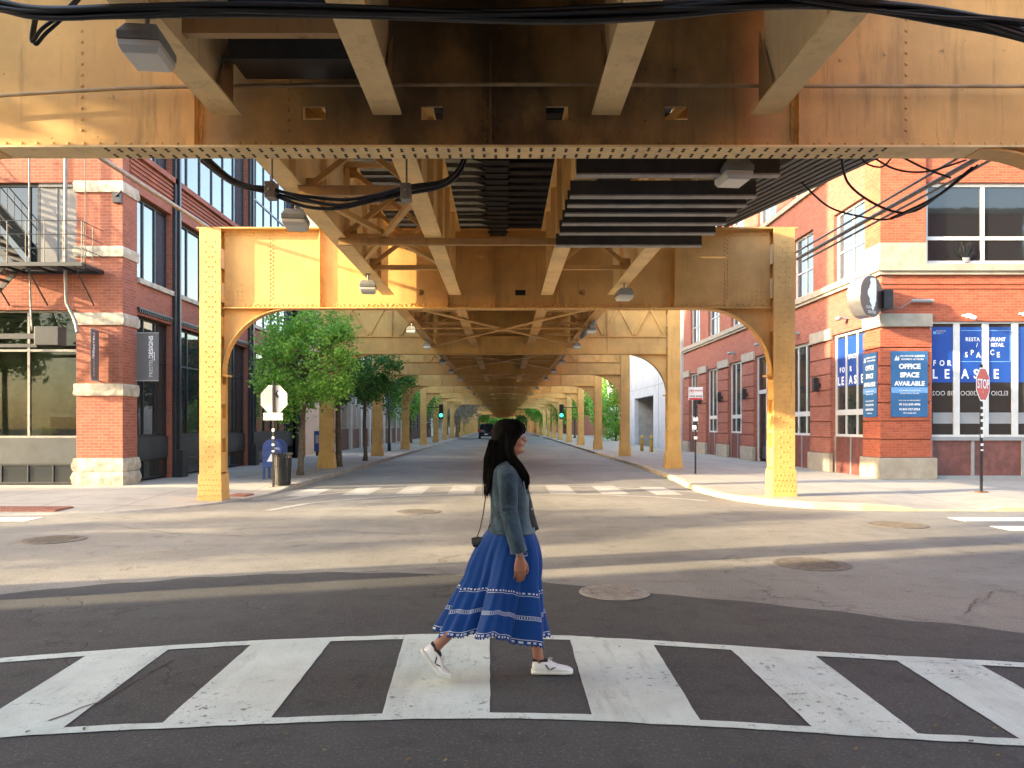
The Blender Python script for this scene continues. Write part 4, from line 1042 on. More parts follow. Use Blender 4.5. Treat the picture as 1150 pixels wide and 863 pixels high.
# office signs
def office(label,plane):
    t=T('office_sign',label,'sign',(11,YR,3),'office space signs on the right corner pier')
    a,b=(10.72,11.73) if plane=='y' else (21.12,21.92)
    z0,z1=P(0,468.5,YR).z,P(0,395,YR).z; H=z1-z0; w=b-a; mid=(a+b)/2
    def bx(a_,b_,z_,zz,d,name,mat):
        m=MB()
        if plane=='y': m.box(a_,b_,YR-.07-d,YR-.071,z_,zz)
        else: m.box(XR_-.07-d,XR_-.071,a_,b_,z_,zz)
        m.build(name,mat,t)
    bx(a,b,z0,z1,.03,'board',M['blue2'])
    zb=z1-H*.635; bx(a,b,zb,zb+H*.085,.033,'light_band',M['ltblue'])
    sx=1 if plane=='y' else .8
    def tx(s,fr,size,bold=.04,mat=None,dx=0):
        z=z1-H*fr
        if plane=='y': text(s,size,mat or M['letter'],t,(mid+dx,YR-.107,z),bold=bold,sx=1)
        else: text(s,size,mat or M['letter'],t,(XR_-.107,mid-dx,z),rz=-pi/2,bold=bold,sx=sx)
    tx('OFFICE',.235,.185,.05); tx('SPACE',.365,.185,.05); tx('AVAILABLE',.495,.170,.045)
    tx('MILLBROOK & JENSEN',.075,.068,.02,dx=.08); tx('PROPERTY ADVISORS',.125,.064,.02,dx=.08)
    tx('FOR LEASING INFORMATION',.60,.045,.01); tx('PLEASE CONTACT BROKER',.655-.01,.042,.01)
    tx('CALL FOR AN APPOINTMENT',.75,.045,.01); tx('W 312-549-4996',.812,.085,.03); tx('M 847-727-2924',.885,.085,.03); tx('office leasing team',.94,.05,.01)
    m=MB(); c=mid-.36 if plane=='y' else mid+.3; z=z1-H*.14
    if plane=='y': m.prism([(c-.06,z),(c+.0,z+.14),(c+.02,z+.05),(c+.07,z+.13),(c+.07,z)],'xz',YR-.106,YR-.101)
    else: m.prism([(c+.05,z),(c,z+.14),(c-.06,z+.1),(c-.06,z)],'yz',XR_-.106,XR_-.101)
    m.build('emblem',M['letter'],t)
office('blue OFFICE SPACE AVAILABLE board facing the camera on the right corner pier','y')
office('blue office space board on the street side of the right corner pier, seen edgewise','x')
# round hanging sign
c=P(979,333,20.35); nrm=V((.563,-.826,0)); uu=V((.826,.563,0))
t=T('round_sign','round brown hanging sign with a white state outline and brushed rim at the right corner','sign',c)
m=MB(); m.tube([c-nrm*.36,c],.575,48); m.build('drum',M['brushed'],t,smooth=False,bevel=.01)
m=MB(); m.tube([c+nrm*.002,c+nrm*.012],.555,48); m.build('face',M['brownsign'],t)
ill=[(-.05,.50),(.17,.50),(.19,.40),(.205,.34),(.205,.05),(.19,-.05),(.20,-.12),(.15,-.20),(.14,-.28),(.08,-.33),(.05,-.42),(.0,-.40),(-.03,-.36),(-.02,-.30),(-.09,-.22),(-.13,-.17),(-.12,-.10),(-.20,-.02),(-.235,.05),(-.20,.17),(-.14,.20),(-.13,.27),(-.09,.32),(-.08,.38),(-.12,.43)]
m=MB(); q=c+nrm*.013
vs=[q+uu*(x*.95)+V((0,0,z*.95+.02)) for x,z in ill]; n=len(vs)
m.add(vs+[v+nrm*.006 for v in vs],[tuple(range(n)),tuple(range(2*n-1,n-1,-1))]+[(k,k+n,(k+1)%n+n,(k+1)%n) for k in range(n)]); m.build('state_outline',M['letter'],t)
rz=math.atan2(nrm.x,-nrm.y)
text('ILLINOIS',.10,M['aluback'],t,c+nrm*.015+V((0,0,-.30))+uu*(-.09),rz=rz,bold=.02); text('CENTER',.10,M['aluback'],t,c+nrm*.015+V((0,0,-.43))+uu*(-.02),rz=rz,bold=.02)
m=MB(); a=P(995,337,20.6); m.box(a.x-.12,a.x+.12,20.45,YR-.002,a.z-.25,a.z+.25); m.bar(c-nrm*.2,V((a.x,20.7,c.z)),.08,.3); m.build('wall_bracket',M['black'],t)
# small wall lamps
for k,(px,py,l) in enumerate(((1040,337,'grey strip light on the brick over the office space sign'),(1088,355,'white spotlight above the first blue poster pane'),(1152,353,'white spotlight at the right edge of the photo'))):
    c=P(px,py,YR-.2)
    m=MB()
    if k==0: m.tube([P(1024,338,YR-.12),P(1048,338,YR-.12)],.05,8); m.box(P(1036,338,YR).x-.03,P(1036,338,YR).x+.03,YR-.12,YR-.001,c.z-.03,c.z+.03); m.tube([P(1024,338,YR-.05),P(1012,346,YR-.03),P(1000,346,YR-.03)],.012,6)
    else: m.ball(c,.10,.09,.07); m.tube([c,V((c.x-.05,YR-.001,c.z+.04))],.03,6); m.tube([c,c+V((.14,-.1,-.08))],.06,8)
    tag(m.build('wall_light',M['framedk'] if k==0 else M['white'],smooth=(k>0)),l,'wall light')
for k,(y) in enumerate((23.1,26.9,30.6,34.3)):
    m=MB(); m.box(XR_-.25,XR_,y-.06,y+.06,4.86,4.95); m.ball((XR_-.3,y,4.88),.09,.11,.07); tag(m.build('wall_light',M['framedk'],smooth=False),'small gooseneck light %s in the row above the right side windows'%ORD[k],'wall light','gooseneck lights on the right side wall')
for k,(y0,y1) in enumerate(piers[1:6]):
    y=(y0+y1)/2; m=MB(); m.box(XR_-.16,XR_-.07,y-.10,y+.10,2.9,3.0); m.box(XR_-.30,XR_-.14,y-.08,y+.08,2.75,3.2); tag(m.build('wall_lantern',M['black'],bevel=.01),'black box lantern on the %s brick pier behind the corner'%ORD[k],'wall light','black lanterns on the brick piers')
t=T('potted_plant','dark spiky plant in the big upper right window','plant',(12.9,YR+.3,6.2))
m=MB()
for k in range(14):
    a=k*2.4; L=.25+.12*random.random(); m.bar((12.9,YR+.13,6.25),(12.9+L*math.cos(a)*.9,YR+.13+.01*math.sin(a),6.25+.15+L*abs(math.sin(a))),.03,.006)
m.xf(Matrix.Translation((0,-.06,0))); m.build('leaves',M['black'],t)  # leaves darkened to black for the dimness behind the glass
m=MB(); m.loft([[(12.9+r*math.cos(a),YR+.18+r*.3*math.sin(a)-.11,z) for a in [2*pi*k/12 for k in range(12)]] for r,z in ((.08,6.18),(.11,6.3))]); m.build('pot',M['framedk'],t)

# ---------- further buildings
def block(name,label,x0,x1,y0,y1,h,mat,face,wins,wm,gm,cat='building',fr=None,base=None,sill=None):
    """face 'x+': front on x1 facing +x ; 'x-': front on x0 facing -x"""
    t=T(name,label,cat,((x0+x1)/2,(y0+y1)/2,.0)); s=1 if face=='x+' else -1; c=x1 if s>0 else x0
    m=MB(); wallgrid(m,'x',c,c-s*.3,y0,y1,0,h,wins)
    if s>0: m.box(x0,x1-.3,y0,y0+.3,0,h); m.box(x0,x1-.3,y1-.3,y1,0,h); m.box(x0,x0+.3,y0+.3,y1-.3,0,h)
    else: m.box(x0+.3,x1,y0,y0+.3,0,h); m.box(x0+.3,x1,y1-.3,y1,0,h); m.box(x1-.3,x1,y0+.3,y1-.3,0,h)
    m.build('wall',mat,t); m=MB(); m.box(x0-.1,x1+.1,y0-.1,y1+.1,h,h+.3); m.build('roof',fr or M['stone'],t)
    for w in wins: window(t,'x',c,s,w[0],w[1],w[2],w[3],lin(w[0],w[1],2),[(w[2]+w[3])/2],wm,gm,.08,.14,'window',sill)
    return t
w=[(41.5+i*3.3,43.3+i*3.3,z0,z0+1.9) for i in range(9) for z0 in (3.0,6.4,9.8)]
b=block('office_building','white pilastered building with oxblood base beyond the left trees','x' and -26,-9.8,40.6,71.5,13,M['cream'],'x+',w,M['framedk'],M['glassB'],sill=M['stone'])
M['tansp']=simple('tan_spandrel',(.33,.23,.17),.8)
for i in range(9): m=MB(); m.box(-9.8,-9.74,41.4+i*3.3,43.4+i*3.3,1.5,2.9); m.build('spandrel_panel',M['tansp'],b)
m=MB(); m.box(-9.8,-9.7,40.6,71.5,.1,1.40); m.build('red_base',M['dkred'],b)
for i in range(10): m=MB(); m.box(-9.8,-9.55,40.65+i*3.3,41.15+i*3.3,.1,12.6); m.build('pilaster_strip',M['cream'],b)
w=[(75+i*3.5,76.6+i*3.5,z0,z0+2) for i in range(8) for z0 in (1.2,4.8,8.2)]
block('brick_building','dark brown brick building far down the left pavement',-26,-9.9,73,103,12,M['brickdk'],'x+',w,M['framedk'],M['glassD'])
g=block('concrete_building','pale grey windowless building with a garage opening beyond the right brick one',10.5,30,44.9,64.5,13,M['whitewall'],'x-',[(53.2,60.8,.13,3.75)],M['framedk'],M['glassD'])
for ch in kids(g):
    if ch.name.startswith('window'):
        for q in kids(ch): bpy.data.objects.remove(q)
        bpy.data.objects.remove(ch)
m=MB(); m.box(14,14.1,52,62,.0,4.2); m.box(10.8,14,53,53.2,0,4); m.box(10.8,14,60.8,61,0,4); m.box(10.8,14,53,61,3.9,4.1); m.build('garage_recess',M['concrete'],g)
m=MB()
for z in (4.4,7.2,10): m.box(10.488,10.5,44.9,64.5,z,z+.03)
for y in (48,51.4,62.5): m.box(10.488,10.5,y,y+.03,.13,13)
m.build('panel_joint',M['framedk'],g)
w=[(83+i*3,84.3+i*3,z0,z0+1.6) for i in range(4) for z0 in (1.4,4.4)]
block('pale_house','small pale house among the right-hand trees',13,22,80,95,7,M['white'],'x-',w,M['framedk'],M['glassD'])
w=[(108+i*3.5,110+i*3.5,z0,z0+2) for i in range(14) for z0 in (1.2,4.8,8.2)]
block('brick_building','tan brick building very far down the left side of the street',-26,-10.2,106,160,11,M['cream'],'x+',w,M['framedk'],M['glassD'])
w=[(128+i*3.5,130+i*3.5,z0,z0+2) for i in range(14) for z0 in (1.2,4.8,8.2)]
block('brick_building','tall plain brick building added at the far left end to shade the last tracks',-28,-10.2,164,326,13,M['brickdk'],'x+',[(168+i*5,170.5+i*5,z0,z0+2) for i in range(20) for z0 in (2,6)],M['framedk'],M['glassD'])  # added to keep the sun off the last track spans
block('brick_building','dull red brick building very far down the right side of the street',11,30,124,180,11,M['brickRs'],'x-',w,M['framedk'],M['glassD'])
block('brick_building','pale block closing the street at its far end',-30,30,330,350,10,M['brickRs'],'x+',[],M['framedk'],M['glassD'])
# buildings on the photographer's side of the crossing, unseen, set there for shade and reflections
NY=2.9  # front edge placed so the left building's shadow covers the near crosswalk
w=[(-20+i*4,-17.5+i*4,z0,z0+2.4) for i in range(5) for z0 in (1.2,5.2,9.2)]
block('brick_building','unseen shade-casting cream brick building behind the photographer on the left corner',-17.5,-9.7,-24,NY,13.5,M['cream'],'x+',w,M['frameblk'],M['glassD'])
w=[(-20+i*4,-17.5+i*4,z0,z0+2.4) for i in range(5) for z0 in (1.2,5.2,9.2)]
block('brick_building','unseen red brick building, added for reflections, behind the photographer on the right corner',11.2,28,-24,1.6,13,M['brickRs'],'x-',w,M['frameblk'],M['glassD'])

# ================================================================== street furniture
def octa(m,c,n,R,th):
    n=V(n).normalized(); u=V((0,0,1)).cross(n).normalized(); w=V((0,0,1)); c=V(c)
    pts=[c+u*R*math.cos(pi/8+pi/4*k)+w*R*math.sin(pi/8+pi/4*k) for k in range(8)]
    m.add([p-n*th/2 for p in pts]+[p+n*th/2 for p in pts],[tuple(range(7,-1,-1)),tuple(range(8,16))]+[(k,(k+1)%8,8+(k+1)%8,8+k) for k in range(8)])
def stop_sign(label,x,y,z,n,R,front,zb=.13):
    t=T('stop_sign',label,'stop sign',(x,y,zb)); n=V(n).normalized()
    m=MB(); m.box(x-.022,x+.022,y-.022,y+.022,zb,z+R+.05); 
    for k in range(18): m.box(x-.024,x+.024,y-.0245,y+.0245,zb+.25+k*.13,zb+.27+k*.13)
    pole=m.build('post',M['black'],t)
    m=MB(); m.box(x-.10,x+.10,y-.10,y+.10,zb-.005,zb+.02); m.rivet((x-.07,y-.07,zb+.02),(0,0,1),.02); m.rivet((x+.07,y-.07,zb+.02),(0,0,1),.02); m.build('base',M['rust'],t)
    c=V((x,y,z))+n*.035
    m=MB(); octa(m,c,n,R,.004); pl=m.build('plate',M['aluback'] if not front else M['letter'],t)
    m=MB(); octa(m,c+n*.0035,n,R*.93,.002); m.build('red_field',M['red'],t)
    rz=math.atan2(n.x,-n.y)
    text('STOP',R*.74,M['letter'],t,c+n*.007,rz=rz,bold=.01,sx=.92)
    # stickers on the post
    m=MB()
    for k in range(9 if front else 4):
        zz=zb+.9+k*.16+random.uniform(-.03,.03); h=random.uniform(.03,.08); m.box(x-.03,x+.03,y-.031,y-.027,zz,zz+h)
    m.build('sticker',M['letter'],t)
    return t,c,n
def nrm_from(px,ang):  # normal turned ang degrees from pointing at the camera
    b=math.atan2((px-566),850); a=-b+math.radians(ang)
    return V((math.sin(a),-math.cos(a),0))
p=P(1102,553,16.9)
stop_sign('red STOP sign turned aside on a stickered post before the right shop windows',p.x,16.9,P(0,432,16.9).z,nrm_from(1102,70),.40,True)
p=P(307,545,18.9)
t,c,n=stop_sign('grey back of a stop sign with stickers, on the left pavement by the blue mailbox',p.x,18.9,P(0,448.5,18.9).z,(.12,1,0),.375,False,.06)
m=MB(); m.box(p.x-.24,p.x+.24,18.87,18.876,P(0,472,18.9).z,P(0,464,18.9).z); m.build('plaque',M['letter'],t)
text('ALL WAY',.12,M['aluback'],t,(p.x,18.868,P(0,468,18.9).z))
m=MB(); m.tube([(p.x+.14,18.925,P(0,443,18.9).z),(p.x+.14,18.918,P(0,443,18.9).z)],.10,14); m.xf(Matrix.Identity(4)); m.build('round_sticker',M['black'],t)
m=MB(); m.tube([(p.x+.15,18.916,P(0,442,18.9).z),(p.x+.15,18.912,P(0,442,18.9).z)],.055,12); m.build('sticker',M['letter'],t)
# no-parking sign
x,y=P(781,0,23).x,23.0
t=T('parking_sign','white and red parking sign on a thin black post by the right kerb','street sign',(x,y,.13))
m=MB(); m.box(x-.022,x+.022,y-.022,y+.022,.13,2.75); m.build('post',M['black'],t)
m=MB(); m.box(x-.22,x+.22,y-.032,y-.027,P(0,449.5,23).z,P(0,435,23).z); pl=m.build('plate',M['letter'],t)
zc=P(0,441,23).z
m=MB(); 
for k in range(16):
    a=2*pi*k/16; b_=2*pi*(k+1)/16; m.bar((x-.13+.065*math.cos(a),y-.034,zc+.03+.065*math.sin(a)),(x-.13+.065*math.cos(b_),y-.034,zc+.03+.065*math.sin(b_)),.004,.016,(0,-1,0))
m.bar((x-.17,y-.034,zc+.07),(x-.09,y-.034,zc-.01),.004,.014,(0,-1,0)); m.box(x-.2,x+.2,y-.036,y-.033,zc-.225,zc-.17); m.build('red_marks',M['red'],t)
text('NO PARKING',.062,M['red'],t,(x+.05,y-.035,zc+.05),bold=.01); text('P',.08,M['black'],t,(x-.13,y-.036,zc+.03)); text('TOW ZONE',.07,M['black'],t,(x,y-.036,zc-.12),bold=.02)
for a_ in ((-.07,.07,1.75,1.85),(-.10,.02,1.5,1.62),(-.05,.05,1.2,1.28)): m=MB(); m.box(x+a_[0],x+a_[1],y-.03,y-.025,a_[2],a_[3]); m.build('sticker',M['letter'],t)
m=MB(); m.box(x-.15,x+.15,y-.1,y+.1,.125,.15); m.build('base',M['framedk'],t)
# mailbox
mb=P(309,538,21.2); x,y=mb.x,21.2
t=T('mailbox','blue domed street mailbox on the left pavement behind the stop sign','mailbox',(x,y,.13))
pts=[(x-.27,.45),(x-.27,1.0)]+[(x+.27*math.cos(a),1.0+.24*math.sin(a)) for a in [pi-pi*k/12 for k in range(1,12)]]+[(x+.27,1.0),(x+.27,.45)]
m=MB(); m.prism(pts,'xz',y-.28,y+.28); m.build('body',M['mailblue'],t,bevel=.012)
for sx in(-1,1):
    for sy in(-1,1): m=MB(); m.box(x+sx*.24-.025,x+sx*.24+.025,y+sy*.24-.025,y+sy*.24+.025,.13,.45); m.build('leg',M['mailblue'],t)
m=MB(); m.box(x-.2,x+.2,y-.30,y-.281,.92,1.05); m.box(x-.24,x+.24,y-.29,y-.281,1.08,1.10); m.build('hatch',M['mailblue'],t,bevel=.005)
m=MB(); m.prism([(x-.14,.62),(x+.02,.62),(x+.10,.80),(x-.02,.84),(x-.08,.74)],'xz',y-.290,y-.285); m.build('white_mark',M['letter'],t)
text('MAIL',.09,M['letter'],t,(x+.13,y-.30,.98))
# trash can
tc=P(317,546,19.2); x,y=tc.x,19.2
t=T('trash_can','black slatted metal trash can beside the left stop sign post','trash can',(x,y,.10))
m=MB()
for k in range(26):
    a=2*pi*k/26; m.bar((x+.20*math.cos(a),y+.20*math.sin(a),.13),(x+.235*math.cos(a),y+.235*math.sin(a),.86),.036,.008,up=(math.cos(a),math.sin(a),0)); 
    m.bar((x+.235*math.cos(a),y+.235*math.sin(a),.86),(x+.28*math.cos(a),y+.28*math.sin(a),.92),.036,.008,up=(math.cos(a),math.sin(a),0))
m.build('slats',M['black'],t)
for r,z in ((.205,.16),(.225,.6),(.24,.86)): m=MB(); m.tube([(x+r*math.cos(2*pi*k/24),y+r*math.sin(2*pi*k/24),z) for k in range(25)],.014,6); m.build('hoop',M['black'],t)
m=MB(); m.tube([(x,y,.11),(x,y,.80)],.185,20); m.build('liner',M['black'],t)
for k,(px,Y) in enumerate(((721,44.0),(731.5,42.6))):
    x=P(px,0,Y).x; t=T('bollard','yellow steel bollard %s before the grey garage opening'%('further from the brick building','nearer the brick building')[k],'bollard',(x,Y,.13),'yellow bollards at the garage')
    m=MB(); m.tube([(x,Y,.13),(x,Y,.98),(x,Y,1.03),(x,Y,1.05)],[.10,.10,.08,.03],14); m.build('post',M['yellow'],t,smooth=True); m=MB(); m.tube([(x,Y,.80),(x,Y,.88)],.103,14); m.build('band',M['framedk'],t)
for x,Y,mt,l in ((-9.0,37.2,'mailblue','blue newspaper box by the alley past the left brick building'),(-8.3,36.6,'white','white utility box next to the blue newspaper box')):
    t=T('newspaper_box' if mt=='mailblue' else 'utility_box',l,'street box',(x,Y,.13))
    m=MB(); m.box(x-.28,x+.28,Y-.25,Y+.25,.35,1.35 if mt=='mailblue' else 1.2); m.build('body',M[mt],t,bevel=.02); m=MB(); m.box(x-.2,x+.2,Y-.2,Y+.2,.13,.35); m.build('base',M['black'],t); m=MB(); m.box(x-.2,x+.2,Y-.26,Y-.251,.75,1.15); m.build('door',M['framedk'],t)
# black lamp-post on the left pavement
def pole(name,label,x,Y,h,r,cat='pole'):
    t=T(name,label,cat,(x,Y,.13)); m=MB(); m.tube([(x,Y,.13),(x,Y,.6),(x,Y,.65),(x,Y,h)],[r*1.8,r*1.6,r,r*.8],10); m.build('post',M['black'],t,smooth=True); return t
t=pole('street_lamp','slim black street pole on the left pavement by the white building',P(443,0,44).x-.3,44,8,.06)
x=P(443,0,44).x-.3; m=MB(); m.tube([(x,44,7.8),(x+.9,44,8.1),(x+1.5,44,8.1)],.04,6); m.build('arm',M['black'],t); m=MB(); m.box(x+1.4,x+2.0,43.85,44.15,8.0,8.12); m.build('lamp_head',M['framedk'],t)
# traffic lights
def light_(label,px,py,Y,side):
    c=P(px,py,Y); t=T('traffic_light',label,'traffic light',(c.x,Y,c.z),'green traffic lights down the street')
    m=MB(); m.box(c.x-.17,c.x+.17,Y-.12,Y+.12,c.z-.35,c.z+.85); m.build('housing',M['black'],t,bevel=.02)
    for k,cm in enumerate(('greenlit','darklens','darklens')):
        m=MB(); z=c.z-.05+k*.38; m.tube([(c.x,Y-.135,z),(c.x,Y-.125,z)],.13,16); m.build('lens',M[cm],t)
    m=MB(); m.bar((c.x,Y,c.z+.6),(c.x+side*1.3,Y+.2,c.z+.6),.06,.06); m.build('bracket_arm',M['black'],t)
m_=N('green_signal_light'); m_.set(col=(.0,.3,.2),emit=(.02,.85,.55),es=1.6); M['greenlit']=m_.m
M['darklens']=simple('unlit_signal_lens',(.03,.02,.015),.3)
light_('green traffic light on the left beneath the tracks',495.5,466,62,-1)
light_('green traffic light on the right beneath the tracks',630.5,466,62,1)

# ================================================================== vehicles
def car(label,x,y,rz,mat,kind,seed=0,heading_away=True):
    t=T('parked_car',label,'car',(x,y,0)); t.rotation_euler=(0,0,rz)
    L=2.3; H=1.85 if kind=='suv' else 1.42; W=.95; O=V((0,0,0))
    if kind=='suv': prof=[(-2.3,.35,.8),(-2.32,.9,.9),(-2.2,1.08,.93),(-1.95,1.75,.80),(-1.6,1.85,.76),(.2,1.85,.76),(.85,1.2,.9),(2.1,1.05,.9),(2.3,.85,.86),(2.3,.35,.8)]
    else: prof=[(-2.2,.32,.8),(-2.25,.8,.86),(-2.0,.98,.88),(-1.4,1.02,.88),(-.9,1.38,.68),(.2,1.42,.68),(1.0,.98,.88),(2.0,.85,.86),(2.25,.65,.82),(2.25,.32,.8)]
    m=MB()
    # side outline offset inwards near the roof: built as rings across the car's length
    rings=[]
    n=len(prof)
    left=[V((px,-w,pz)) for px,pz,w in prof]; right=[V((px,w,pz)) for px,pz,w in prof]
    m.add(left+right,[tuple(range(n)),tuple(range(2*n-1,n-1,-1))]+[(k,k+n,(k+1)%n+n,(k+1)%n) for k in range(n)])
    b=m.build('body',mat,t,org=O,bevel=.06,smooth=True)
    zc=(prof[4][1]+prof[2][1])/2
    for s in(-1,1):
        m=MB(); z0,z1=(1.22,1.70) if kind=='suv' else (1.04,1.33); x0,x1=(-1.8,.35) if kind=='suv' else (-1.0,.45)
        wa,wb=(.90,.82) if kind=='suv' else (.85,.72)
        m.add([(x0,s*wa,z0),(x1+.3,s*wa,z0),(x1-.1,s*wb,z1),(x0+.15,s*wb,z1),(x0,s*(wa-.1),z0),(x1+.3,s*(wa-.1),z0),(x1-.1,s*(wb-.1),z1),(x0+.15,s*(wb-.1),z1)],[(0,1,2,3),(7,6,5,4),(0,4,5,1),(1,5,6,2),(2,6,7,3),(3,7,4,0)]); m.build('side_window',M['glassD'],t,org=O)
    for xx,z0,z1,xb,w,w2 in (((-2.19,1.15,1.7,-2.0,.78,.7),(.9,1.22,1.78,.32,.82,.7)) if kind=='suv' else ((-1.42,1.02,1.36,-.94,.8,.62),(1.02,1.0,1.39,.28,.8,.62))):
        m=MB(); e=.03*(1 if xx>0 else -1); m.add([(xx+e,-w,z0),(xx+e,w,z0),(xb+e,w2,z1),(xb+e,-w2,z1),(xx-e,-w,z0),(xx-e,w,z0),(xb-e,w2,z1),(xb-e,-w2,z1)],[(0,1,2,3),(7,6,5,4),(0,4,5,1),(1,5,6,2),(2,6,7,3),(3,7,4,0)]); m.build('windscreen' if xx>0 else 'rear_window',M['glassD'],t,org=O)
    for wx in (-1.4,1.4):
        for s in(-1,1):
            m=MB(); m.tube([(wx,s*.72,.34),(wx,s*.93,.34)],.34,20); wh=m.build('wheel',M['tyre'],t,org=O,bevel=.02); m=MB(); m.tube([(wx,s*.88,.34),(wx,s*.945,.34)],.2,14); m.build('rim',M['cargrey'],wh,org=O)
    for s in(-1,1):
        xr=-2.3 if kind=='suv' else -2.23
        m=MB(); m.box(xr-.03,xr+.05,s*.62,s*.84,.85 if kind=='suv' else .68,1.1 if kind=='suv' else .82); m.build('tail_light',M['red'],t,org=O)
        m=MB(); m.box(2.2,2.3,s*.55,s*.8,.62,.78); m.build('headlight',M['letter'],t,org=O)
    m=MB(); m.box(-2.36,-2.25,-.2,.2,.5,.62); m.build('number_plate',M['letter'],t,org=O)
    m=MB(); m.box(-2.38,-2.2,-.85,.85,.3,.48); m.box(2.2,2.36,-.85,.85,.3,.48); m.build('bumper',M['tyre'],t,org=O,bevel=.03)
    return t
car('black high-roofed vehicle far down the street, left of the woman',-2.1,92,pi/2,M['carblack'],'suv')

# ================================================================== trees
def leaf_mesh(m,c,n,R,size,rnd):
    for _ in range(n):
        d=V((rnd.gauss(0,1),rnd.gauss(0,1),rnd.gauss(0,.8))); d=d.normalized()*R*(rnd.random()**.45)
        p=c+d; a=V((rnd.uniform(-1,1),rnd.uniform(-1,1),rnd.uniform(-.6,.3))).normalized(); b=a.cross(V((rnd.uniform(-1,1),rnd.uniform(-1,1),rnd.uniform(-1,1)))).normalized()
        s=size*rnd.uniform(.6,1.3)
        m.add([p,p+a*s*.55+b*s*.5,p+a*s,p+a*s*.55-b*s*.5],[(0,1,2,3)])
def tree(label,x,y,zc,rx,rz,leaf,mat,nclump,nleaf,seed,group='street trees along the pavements',tr=.09,lobes=None,z0=.13,lean=0):
    rnd=random.Random(seed); t=T('street_tree',label,'tree',(x,y,z0),group)
    m=MB(); h=zc-rz*.55
    pts=[V((x,y,z0-.02)),V((x+.02,y,z0+.25)),V((x+.04*rnd.uniform(-1,1)+lean*.3,y,z0+(h-z0)*.5)),V((x+.06*rnd.uniform(-1,1)+lean*.7,y,h)),V((x+lean,y,zc+rz*.35)),V((x+lean,y+.05,zc+rz*.75))]
    m.tube(pts,[tr*1.5,tr*1.05,tr*.92,tr*.8,tr*.4,tr*.12],10)
    cl=[]
    for k in range(nclump):
        while True:
            d=V((rnd.uniform(-1,1),rnd.uniform(-1,1),rnd.uniform(-1,1)))
            if .25<d.length<1: break
        d*= (.62+.45*noise.noise(d*1.7+V((seed,0,0))))/max(.55,d.length)*1.35
        if d.length>1.12: d=d.normalized()*1.12
        c=V((x+lean+d.x*rx,y+d.y*rx,zc+d.z*rz)); cl.append(c)
    for k,c in enumerate(cl):
        if k%3==0:
            s=V((x+lean*.8,y,h+(zc-h)*rnd.uniform(0,1.1))); mid=(s+c)/2+V((0,0,-.12*rx)); m.tube([s,mid,c],[tr*.35,tr*.22,tr*.06],6)
    m.build('trunk',M['bark'],t,smooth=True)
    m=MB()
    for c in cl: leaf_mesh(m,c,nleaf,rx*rnd.uniform(.12,.42),leaf,rnd)
    m.build('crown',mat,t,uv=False)
    return t
tree('bushy green ginkgo tree on the left pavement behind the golden column',P(337,0,22.8).x,22.8,3.62,1.55,1.62,.085,M['leaf'],150,110,3,tr=.085,lean=.22)
tree('smaller dark green tree whose thin trunk stands right of the ginkgo by the kerb',P(380,0,27.5).x,27.5,3.35,1.15,1.0,.09,M['leafdk'],50,95,9,tr=.11)
tree('small round dark tree third along the left kerb, before the white building',P(410,0,32).x,32,3.85,1.45,1.25,.10,M['leafdk'],85,100,14,tr=.08)
tree('leafy tree on the left pavement beyond the second tan column',-7.6,46,4.6,2.3,1.6,.14,M['leafdk'],70,90,21,tr=.1)
tree('light green tree far down the left pavement',-7.9,64,4.4,2.6,1.9,.18,M['leaf'],70,80,22,tr=.12)
tree('pale sunlit tree hanging over the far left of the street',-6.7,96,4.4,4.0,2.4,.24,M['leaflit'],120,90,23,tr=.14)
tree('yellow-green sunlit tree behind the grey building',13.2,70,6.0,3.6,3.4,.22,M['leafy'],110,90,24,tr=.15)
tree('dark green bushy tree at the end of the grey building',10.8,73,2.6,2.5,2.2,.18,M['leaf'],80,90,25,tr=.12)
tree('green street tree far down the right pavement',8.4,90,4.8,3.2,2.6,.22,M['leaf'],90,80,26,tr=.13)
tree('broad green tree reaching over the far right of the street',6.8,118,4.9,4.6,2.6,.28,M['leaf'],110,80,27,tr=.15)
tree('yellowish tree beside the broad green one, far down on the right',9.0,136,5.2,4.5,3.2,.3,M['leafy'],90,80,28,tr=.15)
tree('tall dark tree far down on the left pavement',-9.0,120,6.0,4.0,3.6,.28,M['leafdk'],90,80,29,tr=.15)
tree('green tree beyond the pale house on the right',16.5,100,6,5,4.2,.3,M['leaf'],100,80,30,tr=.2)
tree('green tree at the far end of the street, left side',-8,180,6,6,4,.4,M['leaf'],90,80,31,tr=.2)
tree('wide green tree closing the far end of the street',-3,306,6,11,5.5,.7,M['leaf'],110,80,33,tr=.3)
tree('second wide green tree closing the far end of the street, right of the other',9,312,6,10,5.5,.7,M['leaf'],110,80,34,tr=.3)
tree('green tree at the far end of the street, right side',8,190,6,6,4,.4,M['leafdk'],90,80,32,tr=.2)
# trees added along the kerb up the side street to the left, out of the frame: they throw the shade on the crossing
tree('added shade tree up the left side street, outside the photo',-21,6.2,5.6,2.0,2.2,.16,M['leaf'],80,90,41,'added shade trees up the side street',.12)
tree('added shade tree on the near left corner pavement, outside the photo',-11.6,5.7,8.3,2.1,2.1,.14,M['leaf'],110,110,44,'added shade trees up the side street',.12)  # added to keep direct sun off the left end of the front girder
tree('second added shade tree up the left side street, outside the photo',-31,9.5,6.6,2.4,2.8,.2,M['leaf'],70,80,42,'added shade trees up the side street',.12)
tree('third added shade tree up the left side street, outside the photo',-48,4.0,8.6,3.0,3.4,.24,M['leafdk'],70,90,43,'added shade trees up the side street',.15)
